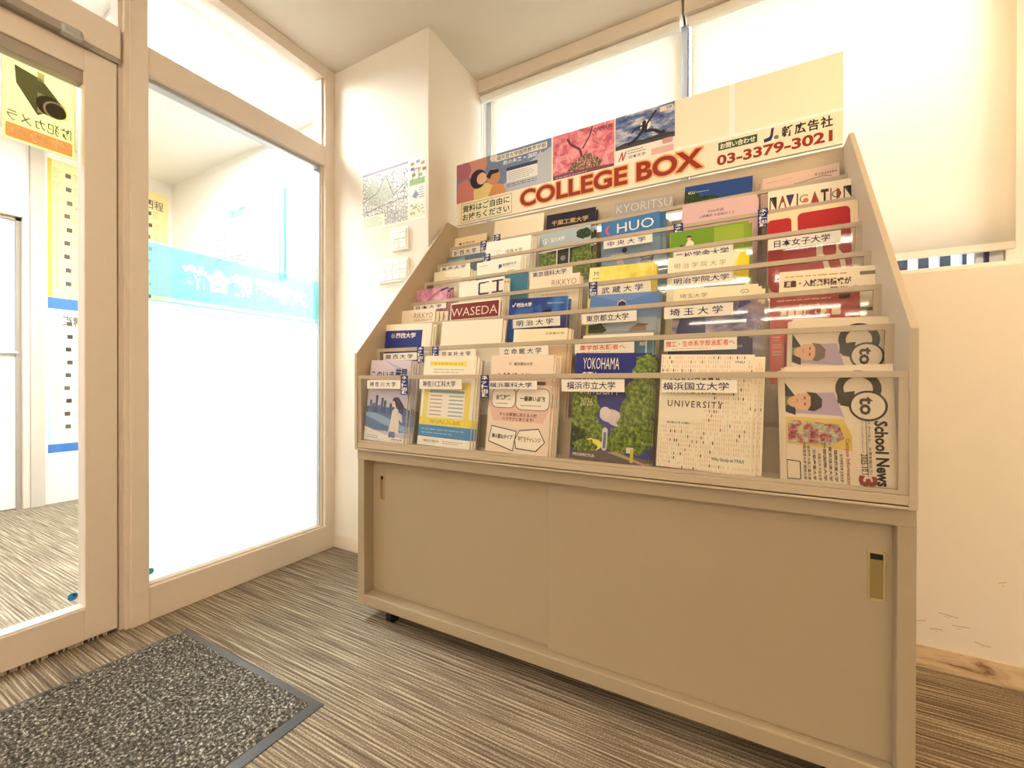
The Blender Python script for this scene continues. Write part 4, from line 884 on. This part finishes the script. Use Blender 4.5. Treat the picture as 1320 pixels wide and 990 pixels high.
def a_nisho(a):
    a.r(0, 0, 1, 1, '#7fa42c', 0); a.r(0.02, 0.0, 0.58, 1.0, '#6f9a26', 1); a.r(0.58, 0, 0.96, 0.98, '#97b13a', 1); a.r(0.94, 0, 1, 1, '#86a330', 2)
    a.d(0.26, 0.90, 0.025, '#e8c09c', 3); a.p([(0.22, 0.915), (0.30, 0.915), (0.28, 0.935), (0.24, 0.935)], '#4a3026', 4); a.p([(0.20, 0.80), (0.33, 0.80), (0.32, 0.86), (0.28, 0.885), (0.24, 0.88)], '#e9e2cc', 3); a.p([(0.12, 0.80), (0.2, 0.80), (0.18, 0.845), (0.14, 0.84)], '#3a3a34', 4)
def a_jwu(a):
    a.r(0, 0, 1, 1, '#efd8b2', 0); c = '#b3262a'
    a.rr(0.0, 0.62, 0.28, 0.93, 0.05, c, 1); a.rr(0.35, 0.70, 0.92, 0.955, 0.06, c, 1); a.rr(0.0, 0.2, 0.55, 0.70, 0.14, c, 2); a.rr(0.62, 0.50, 0.76, 0.68, 0.065, c, 2); a.rr(0.79, 0.5, 0.92, 0.70, 0.06, c, 2); a.r(0.35, 0.66, 0.92, 0.73, c, 2)
    a.p([(0.28, 0.66), (0.35, 0.66), (0.35, 0.96), (0.28, 0.94)], '#efd8b2', 3); a.r(0.55, 0.3, 0.92, 0.5, c, 2); a.ring(0.46, 0.775, 0.03, 0.006, '#e0887a', 3); a.t('日本女子大学', 0.50, 0.76, 0.82, 0.795, '#e0887a', 3)
    a.p([(0.66, 0.3), (0.72, 0.3), (0.66, 0.5), (0.58, 0.58)], '#efd8b2', 4); a.p([(0.82, 0.34), (0.87, 0.34), (0.84, 0.5), (0.76, 0.6)], '#efd8b2', 4)
def a_greybook(a): a.r(0, 0, 1, 1, '#6d7f88', 0); a.r(0.02, 0.86, 0.5, 0.95, '#8fa3aa', 1); a.r(0.5, 0.85, 1, 1, '#54646c', 1); a.bars(0.05, 0.88, 0.45, 0.93, 1, '#c5d0d2', 2)
def a_seikei(a): a.r(0, 0, 1, 1, '#f7f0df', 0); a.ring(0.30, 0.83, 0.045, 0.009, '#c49a58', 1, 0.3, 5.6); a.t('成蹊大学', 0.45, 0.80, 0.82, 0.85, '#5c4e46', 1, 0.004)
def a_tamagawa(a):
    a.r(0, 0, 1, 1, '#a9b7ba', 0); a.p([(0.0, 0.7), (0.0, 0.98), (0.1, 0.8)], '#8c9a9c', 1); tree(a, 0.88, 0.90, 0.16, 1, M_LEAFDARK, 0.6); a.ring(0.12, 0.885, 0.055, 0.008, '#eef0ea', 2); a.p([(0.11, 0.85), (0.14, 0.85), (0.13, 0.92)], '#eef0ea', 2); a.t('玉川大学', 0.22, 0.855, 0.50, 0.915, '#eef0ea', 2, 0.02)
    a.r(0, 0.3, 1, 0.745, '#2c2a22', 1); a.p([(0, 0.3), (0.34, 0.3), (0.36, 0.7), (0.1, 0.73), (0, 0.7)], M_FOLIAGE, 2); a.p([(0.62, 0.3), (1, 0.3), (1, 0.74), (0.66, 0.72)], M_FOLIAGE, 2); a.d(0.48, 0.62, 0.05, '#8a8a8c', 3); a.line([(0.0, 0.735), (1, 0.76)], 0.006, '#e6e4da', 3); a.line([(0.36, 0.3), (0.36, 0.74)], 0.005, '#e6e4da', 3); a.line([(0.60, 0.3), (0.60, 0.74)], 0.005, '#e6e4da', 3)
def a_chuo(a):
    a.r(0, 0, 1, 1, '#8aa6bc', 0); a.r(0, 0.80, 1, 1, '#3f78b4', 1); a.r(0, 0.7, 1, 0.80, '#6f9abf', 1); a.ring(0.17, 0.885, 0.095, 0.035, '#e4556a', 3, 0.6 * PI, 1.4 * PI)
    a.t('HUO', 0.28, 0.83, 0.90, 0.95, '#f6f1e4', 2, 0.0)
    a.d(0.41, 0.60, 0.045, '#2a2326', 3); a.p([(0.16, 0.56), (0.2, 0.58), (0.40, 0.57), (0.42, 0.54), (0.36, 0.5), (0.42, 0.42), (0.28, 0.42), (0.27, 0.53), (0.17, 0.54)], '#c9b9ae', 3); a.p([(0.65, 0.42), (0.70, 0.46), (0.84, 0.46), (0.9, 0.5), (0.88, 0.41), (0.7, 0.40)], '#4c4248', 3); a.d(0.70, 0.49, 0.035, '#4c4248', 3)
def a_pink26(a): a.r(0, 0, 1, 1, '#dcb9b8', 0); a.t('2026年版', 0.36, 0.875, 0.58, 0.905, '#6a4a58', 1); a.t('入試案内 大学院ガイド', 0.24, 0.825, 0.72, 0.855, '#4c4478', 1)
def a_navi(a):
    a.r(0, 0, 1, 1, '#f1e5cc', 0); a.w *= 0.915; a.clamp = False; k = '#3a2b26'; v0, v1 = 0.80, 0.93
    def L(i): return 0.0 + i * 0.102, 0.0 + i * 0.102 + 0.09
    def nn(u0, u1):
        a.line([(u0 + 0.01, v0), (u0 + 0.01, v1)], 0.003, k, 1); a.p([(u0 + 0.02, v1), (u1, v1), (u1, v0)], k, 1); a.line([(u0 + 0.01, v1), (u1 - 0.008, v0)], 0.003, k, 2)
    nn(0.02, 0.115)
    a.p([(0.135, v0), (0.155, v0), (0.18, 0.86), (0.21, 0.86), (0.225, v0), (0.245, v0), (0.2, v1), (0.185, v1)], '#8e4438', 1)
    a.p([(0.235, v1), (0.345, v1), (0.29, v0)], '#40305c', 1); a.r(0.375, v0, 0.392, v1, k, 1)
    a.ring(0.475, 0.865, 0.062, 0.012, k, 1, 0.25 * PI, 1.75 * PI); a.d(0.49, 0.845, 0.035, '#d86a3c', 2)
    a.p([(0.55, v0), (0.66, v0), (0.60, v1)], '#a5463a', 1); a.r(0.675, 0.9, 0.77, v1, '#40302c', 1); a.r(0.71, v0, 0.735, v1, '#40302c', 1); a.r(0.79, v0, 0.805, v1, '#a5463a', 1)
    a.ring(0.865, 0.865, 0.055, 0.011, k, 1); a.p([(0.865, v0 + 0.01), (0.9, 0.82), (0.915, 0.865), (0.9, 0.91), (0.865, v1 - 0.01)], '#a5463a', 1)
    nn(0.945, 1.06); a.r(0.35, 0.765, 0.8, 0.775, '#9aa0ac', 1)
def a_cream7(a): a.r(0, 0, 1, 1, '#f0dfbc', 0); a.r(0.2, 0.875, 0.28, 0.905, '#5d4636', 1); a.t('城西大学', 0.32, 0.875, 0.66, 0.91, '#5d4636', 1)
def a_plain7(a): a.r(0, 0, 1, 1, '#f1e4c8', 0); a.r(0.1, 0.5, 0.9, 0.94, '#efe0c0', 1)
def a_chiba(a): a.r(0, 0, 1, 1, '#1f1a30', 0); a.t('千葉工業大学', 0.12, 0.835, 0.86, 0.905, '#c8a866', 1, 0.02)
def a_kyoritsu(a): a.r(0, 0, 1, 1, '#a9a29c', 0); a.t('KYORITSU', 0.03, 0.85, 0.97, 0.965, '#d9d4cc', 1, -0.012)
def a_icu(a): a.r(0, 0, 1, 1, '#24488a', 0); tree(a, 0.05, 0.86, 0.20, 1, M_LEAFDARK, 0.6); tree(a, 0.34, 0.80, 0.2, 1, M_LEAFDARK, 0.4); a.r(0, 0.5, 0.4, 0.84, M_LEAFDARK, 1); a.t('ICU', 0.06, 0.90, 0.16, 0.93, '#e6ead8', 2, 0.02); a.bars(0.18, 0.905, 0.38, 0.925, 1, '#b9c8d8', 2)
def a_koma(a): a.r(0, 0, 1, 1, '#dcbfae', 0); a.t('Komazawa', 0.42, 0.835, 0.82, 0.87, '#4a3a36', 1, 0.01, space=1.4); a.t('Komazawa', 0.70, 0.905, 0.97, 0.935, '#5a4640', 1, space=1.3); a.line([(0.1, 0.835), (0.3, 0.85), (0.58, 0.87), (0.8, 0.89), (0.9, 0.87)], 0.002, '#6d5650', 1); a.p([(0.17, 0.82), (0.20, 0.855), (0.28, 0.86), (0.31, 0.82), (0.27, 0.835), (0.2, 0.835)], '#4a3a36', 1); a.bars(0.05, 0.93, 0.4, 0.95, 1, '#b89a8c', 1)

B = brochure
def where(i, s): return s + ' on the ' + TIER[i - 1]
# lowest tier
B(1, (476.8, 465), (528, 466), a_kanagawa, 'lilac brochure with a girl before a blue city skyline, lowest tier', n=3, what='lilac skyline brochure')
B(1, (545.3, 459.7), (612, 459.7), a_kait, 'cream brochure with yellow panels and a blue foot band, lowest tier', n=2, what='cream brochure with yellow panels')
B(1, (632, 459.5), (711.5, 459), a_yakka, 'peach brochure with outlined speech balloons, lowest tier', n=3, what='peach brochure with speech balloons')
B(1, (739, 456.5), (836, 456.5), a_ycu, 'deep blue brochure with trees, cloud and a white tower, lowest tier', '#2b2f80', n=2, what='deep blue tree brochure')
B(1, (848.5, 458.5), (968, 459), a_ynu, 'cream brochure covered in tiny upright dashes, lowest tier', n=2, th=0.008, dx=0.01, what='cream dash patterned brochure')
B(1, (1014, 474), (1154, 470), gto('#2c2420', '#2a2730'), 'folded sideways newspaper with a dark haired man in front, lowest tier', '#e6d6bc', n=2, th=0.005, name='newspaper', cat='newspaper', dx=-0.005, plain=True, what='newspaper on the lowest tier')
B(1, (562, 466), (621.5, 465.8), lambda a: a.r(0, 0, 1, 1, '#54302c', 0), 'dark wine brochure peeping out behind the yellow panelled one, lowest tier', '#54302c', n=0, dy0=0.024)
# second tier
B(2, (490, 420), (553.5, 417.5), a_kansai, 'white folder with a large blue name panel, second tier up', n=2, what='white folder with the blue panel')
B(2, (567, 416), (645, 412), a_doshisha, 'plain cream folder beside the blue panelled folder, second tier up', n=1, what='plain cream folder')
B(2, (660, 424), (729, 426), a_ritsu, 'pale yellow brochure with red edged copies behind it, second tier up', n=2, back='#8c2f2a', what='pale yellow brochure')
B(2, (752, 433), (842, 428.5), a_teal, 'teal brochure behind the orange lettered slip, second tier up', n=1, what='teal brochure')
B(2, (862, 437), (966, 432), a_navy, 'navy brochure mostly hidden above the dash patterned one, second tier up', '#2c2c5a', n=1, what='navy brochure')
B(2, (1017, 411.5), (1143, 411), gto('#6d5648', '#26242c'), 'folded sideways newspaper with a fair haired face, second tier up', '#e6d6bc', n=2, th=0.005, name='newspaper', cat='newspaper', dx=-0.005, plain=True, what='newspaper on the second tier')
# third tier
B(3, (511, 402), (559.5, 398.5), a_rikkyo(0.955), 'cream brochure with thin brown capitals at the rack side, third tier up', n=3, dx=0.012, what='cream brochure on the third tier')
B(3, (581, 391.5), (645, 384.5), a_waseda, 'burgundy topped brochure with large pale capitals, third tier up', n=2, what='burgundy topped brochure')
B(3, (654, 387.5), (729, 382.5), a_meiji, 'dark blue brochure with a glowing light spot, third tier up', '#1c2558', n=1, what='dark blue glowing brochure')
B(3, (758, 382), (845, 377.5), a_tmu, 'sky blue brochure with a small house and crest, third tier up', '#8f9fa8', n=1, what='sky blue house brochure')
B(3, (865, 372), (973, 371), a_saitama, 'cream topped brochure with violet clouds, third tier up', n=2, what='violet cloud brochure')
B(3, (1000, 352), (1131, 344), a_flyer, 'cream flyer with brown headline behind the red book, third tier up', n=0, name='flyer', cat='flyer', dy0=0.014, th=0.003)
B(3, (992, 382), (1107, 373), a_telemail, 'red application guide with orange side strip, third tier up', '#a8342c', n=0, th=0.01)
# fourth tier
B(4, (530, 376.5), (578, 369), a_nichidai, 'pink brochure with a dark standing figure, fourth tier up', '#d9a0b6', n=2, what='pink figure brochure')
B(4, (594, 365.5), (652, 356), a_ci, 'white brochure with thick violet block letters, fourth tier up', n=2, what='white block letter brochure')
B(4, (613, 360), (681, 350.5), lambda a: a.r(0, 0, 1, 1, '#3f7690', 0), 'teal blue brochure peeping out behind the block letter one, fourth tier up', '#3f7690', n=0, dy0=0.026)
B(4, (682, 359), (746.5, 351.5), a_rikkyo(0.94), 'cream brochure with thin brown capitals beside the yellow one, fourth tier up', n=2, back='#dcae90', what='cream brochure on the fourth tier')
B(4, (757, 346.7), (840, 339.5), a_musashi, 'bright yellow brochure, fourth tier up', '#ecdc6a', n=2, what='bright yellow brochure')
B(4, (858, 334.5), (958, 324), a_meigaku, 'cream brochure with a yellow flash along one edge, fourth tier up', n=1, what='cream brochure with yellow flash')
# fifth tier
B(5, (559, 352), (605, 346), a_tokai, 'cream brochure with one faint gold line, fifth tier up', n=2, dx=0.012, what='cream brochure with the gold line')
B(5, (617, 340), (674, 328.5), a_tcu, 'white brochure with a small blue square mark, fifth tier up', n=2, what='white brochure with the blue mark')
B(5, (864, 300.6), (966, 284), a_nisho, 'green brochure with a small seated person, fifth tier up', '#7fa42c', n=1, what='green brochure')
B(5, (991, 276), (1108, 256), a_jwu, 'cream brochure with large rounded red shapes, fifth tier up', '#b3262a', n=1, dx=0.008, what='red shaped brochure')
# sixth tier
B(6, (576, 333), (622, 326), a_greybook, 'short grey green book, sixth tier up', '#54646c', n=0)
B(6, (626, 313), (684, 303), a_seikei, 'white brochure with a thin gold ring mark, sixth tier up', n=2, what='white brochure with the gold ring')
B(6, (697, 302), (763, 289), a_tamagawa, 'grey sky brochure with tall windows and trees, sixth tier up', '#a9b7ba', n=2, what='grey sky window brochure')
B(6, (778, 288), (854, 272), a_chuo, 'blue brochure with big white capitals and a pink crescent, sixth tier up', '#3f78b4', n=2, what='blue crescent brochure')
B(6, (876, 266), (972, 252), a_pink26, 'dusty pink brochure, sixth tier up', '#dcb9b8', n=1, back='#2c3a70', what='dusty pink brochure')
B(6, (988, 248), (1101, 229), a_navi, 'cream brochure with playful geometric capitals, sixth tier up', n=2, what='geometric capitals brochure')
# top tier
B(7, (583.5, 308.5), (627.5, 300), a_cream7, 'cream brochure with a small brown square mark, top tier', n=0)
B(7, (636, 286), (699.5, 274), a_plain7, 'plain cream folder standing taller than its neighbours, top tier', n=0)
B(7, (703, 278.5), (766, 267), a_chiba, 'black brochure with slanted gold characters, top tier', '#1f1a30', n=1, what='black and gold brochure')
B(7, (790, 262), (865, 252), a_kyoritsu, 'silver grey brochure with thin white capitals, top tier', '#a9a29c', n=0)
B(7, (879.5, 242.5), (966.5, 228), a_icu, 'royal blue brochure with dark treetops, top tier', '#24488a', n=0)
B(7, (987, 232), (1086, 209), a_koma, 'beige pink brochure with a faint hill line, top tier', '#dcbfae', n=1, dx=-0.012, what='beige pink hill brochure')

# ================================================================= header board
BX0, BX1, BZ0, BZ1, BY = -1.247, 0.289, 1.6675, 1.969, 1.722
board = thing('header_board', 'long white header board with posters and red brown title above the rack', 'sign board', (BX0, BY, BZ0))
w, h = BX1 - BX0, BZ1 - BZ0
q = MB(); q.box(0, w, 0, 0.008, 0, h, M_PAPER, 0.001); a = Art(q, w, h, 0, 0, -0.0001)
a.r(0.555, 0.40, 0.785, 1.0, '#f7f0d8', 1); a.r(0.797, 0.38, 1.0, 1.0, '#f7f1da', 1); a.r(0, 0.36, 1, 0.395, '#fffdf6', 2); a.r(0.785, 0.36, 0.797, 1.0, '#fffdf6', 2)  # the long white strip above the title paints in a glare highlight
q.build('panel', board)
vb = 0.36                                     # title strip height share
q = MB(); q.box(0, w, -0.003, -0.0002, 0.0, h * vb, '#f4ead0', 0.0006); a = Art(q, w, h, 0, 0, -0.0031)
def bu(px, py): p = at(px, py, BY); return (p.x - BX0) / w, (p.z - BZ0) / h
def bt(s, tl, br, c, lay=2, bold=0.02, space=1.0):
    u0, v1 = bu(*tl); u1, v0 = bu(*br); a.t(s, u0, v0, u1, v1, c, lay, bold, space=space)
u0, _ = bu(595, 280); u1, _ = bu(660, 262)
a.line([(u0, 0.03), (u1, 0.03), (u1, 0.325), (u0, 0.325), (u0, 0.03)], 0.0016, '#3f5a3c', 1)
a.t('資料はご自由に', u0 + 0.006, 0.19, u1 - 0.008, 0.30, '#2f5a34', 1, 0.02); a.t('お持ちください', u0 + 0.006, 0.055, u1 - 0.008, 0.165, '#2f5a34', 1, 0.02)
ua, _ = bu(672, 255); ub, _ = bu(905, 215)
for k in range(16):
    e, f_ = 0.0042 * math.cos(k * PI / 8), 0.0042 * math.sin(k * PI / 8) * w / h
    a.t('COLLEGE BOX', ua + e, 0.085 + f_, ub + e, 0.315 + f_, '#f0b070', 1 + k * 0.05, 0.035, res=4)
a.t('COLLEGE BOX', ua, 0.085, ub, 0.315, '#98301c', 3, 0.035, res=6)
ua, _ = bu(926, 200); ub, _ = bu(976, 190); a.r(ua, 0.23, ub, 0.325, '#2c5a3a', 1); a.t('お問い合わせ', ua + 0.004, 0.245, ub - 0.004, 0.31, '#f2ead4', 2, 0.03)
ua, _ = bu(985, 190); ub, _ = bu(997, 182)
a.p([(ub - 0.0045, 0.345), (ub + 0.001, 0.355), (ub - 0.0015, 0.25), (ub - 0.005, 0.21), (ua, 0.20), (ua - 0.001, 0.24), (ub - 0.008, 0.255), (ub - 0.006, 0.28)][::-1], '#2c2f72', 1); a.d(ub + 0.0055, 0.235, 0.0045, '#7a7340', 1)
ua, _ = bu(1008, 180); ub, _ = bu(1073, 165); a.t('新広告社', ua, 0.215, ub, 0.335, '#3c3028', 1, 0.025, space=1.15)
ua, _ = bu(925, 210); ub, _ = bu(1072, 185); a.t('03-3379-3021', ua, 0.055, ub, 0.17, '#98301c', 1, 0.035, res=5)
q.build('title_strip', board)
def poster(l, r, vbot, fn, lab):
    x0 = at(l, 200, BY).x - BX0; x1 = at(r, 160, BY).x - BX0
    q = MB(); q.box(x0, x1, -0.0014, -0.0002, h * vbot, h * 0.998, M_PAPER); fn(Art(q, x1 - x0, h * (0.998 - vbot), x0, h * vbot, -0.0016)); o = q.build('poster', board); o['label'] = lab
def p_sky(a):
    a.r(0, 0, 1, 1, '#7385a8', 0); a.p([(0.4, 0.0), (1, 0), (1, 0.8), (0.7, 0.5)], '#b9bec6', 1); a.d(0.22, 0.88, 0.13, '#c98f80', 2); a.d(0.08, 0.80, 0.09, '#a8687a', 2); a.d(0.42, 0.93, 0.04, '#d8cfc4', 2)
    a.p([(0, 0), (0.28, 0), (0.20, 0.35), (0.12, 0.58), (0.02, 0.5)], '#c9807c', 3); a.p([(0.2, 0), (0.48, 0), (0.42, 0.3), (0.3, 0.38), (0.2, 0.25)], '#e2cd8a', 4); a.p([(0.36, 0), (0.56, 0), (0.52, 0.22), (0.42, 0.3)], '#d8935c', 5)
    a.d(0.25, 0.50, 0.09, '#2c2434', 5); a.d(0.29, 0.49, 0.055, '#e3b896', 6); a.d(0.42, 0.46, 0.075, '#c98f68', 5); a.p([(0.34, 0.5), (0.38, 0.64), (0.47, 0.62), (0.48, 0.54), (0.40, 0.52), (0.38, 0.42)], '#2a2020', 6)
    a.r(0.44, 0.80, 0.96, 0.94, '#efe9dc', 6); a.t('順天堂大学国際教養学部', 0.455, 0.82, 0.95, 0.925, '#4f5468', 7, 0.01); a.t('君の未来 × 国際人', 0.52, 0.67, 0.92, 0.77, '#eef0ee', 6)
    a.r(0.56, 0.22, 0.87, 0.58, '#e6e4de', 6); a.r(0.56, 0.50, 0.87, 0.58, '#3c4260', 7)
    for k in range(5): a.bars(0.58, 0.25 + k * 0.045, 0.85, 0.29 + k * 0.045, 1, '#a8a49c', 7)
    a.bars(0.56, 0.1, 0.98, 0.19, 2, '#565c74', 6); a.ring(0.41, 0.9, 0.02, 0.01, '#e6e4de', 7)
def p_pink(a):
    a.r(0, 0, 1, 1, M_BLOSSOM, 0); a.line([(0.25, 0.86), (0.3, 0.72), (0.46, 0.55), (0.5, 0.3)], 0.010, '#6b3348', 1); a.line([(0.66, 1.0), (0.62, 0.8), (0.5, 0.55)], 0.007, '#7c3c52', 1)
    a.p([(0.2, 0.05), (0.75, 0.05), (0.82, 0.2), (0.62, 0.42), (0.46, 0.4), (0.3, 0.22)], M_FLOWERS, 2); a.p([(0, 0), (1, 0), (1, 0.06), (0.6, 0.1), (0, 0.1)], '#7c4a58', 2); a.t('OPEN-UP!', 0.68, 0.83, 0.97, 0.92, '#4a2434', 3, 0.01); a.bars(0.06, 0.4, 0.34, 0.52, 3, '#f0c8c8', 3); a.bars(0.05, 0.02, 0.6, 0.05, 1, '#f0c8c8', 3)
def p_jump(a):
    a.r(0, 0, 1, 1, '#f3efe4', 0); a.r(0, 0.32, 1, 1, M_CLOUD, 1); a.r(0, 0.30, 1, 0.38, '#4c4a4e', 2); a.p([(0, 0.38), (0.2, 0.42), (0.5, 0.4), (0.8, 0.43), (1, 0.4), (1, 0.36), (0, 0.36)], '#3c3c40', 2)
    a.d(0.52, 0.68, 0.09, '#f1ede0', 2); k = '#2e2a30'
    a.d(0.50, 0.74, 0.035, k, 4); a.p([(0.44, 0.55), (0.54, 0.55), (0.56, 0.70), (0.47, 0.72)], k, 3)
    a.line([(0.54, 0.69), (0.64, 0.84), (0.70, 0.92)], 0.008, k, 3); a.line([(0.47, 0.69), (0.36, 0.66), (0.28, 0.58)], 0.007, k, 3); a.line([(0.52, 0.56), (0.66, 0.54), (0.78, 0.44), (0.84, 0.47)], 0.012, k, 3); a.line([(0.46, 0.56), (0.36, 0.44), (0.22, 0.36)], 0.011, k, 3)
    a.line([(0.06, 0.06), (0.12, 0.24), (0.13, 0.06), (0.19, 0.24)], 0.005, '#c2504a', 3); a.bars(0.22, 0.16, 0.55, 0.26, 2, '#8c8078', 3); a.t('日本大学', 0.24, 0.07, 0.52, 0.14, '#8c5048', 3); a.rr(0.76, 0.86, 0.97, 0.96, 0.02, '#e2dcd0', 3); a.t('文理', 0.86, 0.88, 0.95, 0.94, '#6c625c', 4, 0.02)
    a.rr(0.62, 0.2, 0.78, 0.29, 0.03, '#f4efe4', 4); a.rr(0.8, 0.2, 0.97, 0.31, 0.03, '#d89a9c', 4); a.r(0.62, 0.03, 0.98, 0.16, '#e2b4b0', 3)
poster(589, 711, 0.285 + 0.075, p_sky, 'poster of three drawn figures under a pale sky')
poster(713, 792, 0.36, p_pink, 'poster of pink blossom')
poster(793.5, 870, 0.36, p_jump, 'poster of a leaping silhouette against clouds')
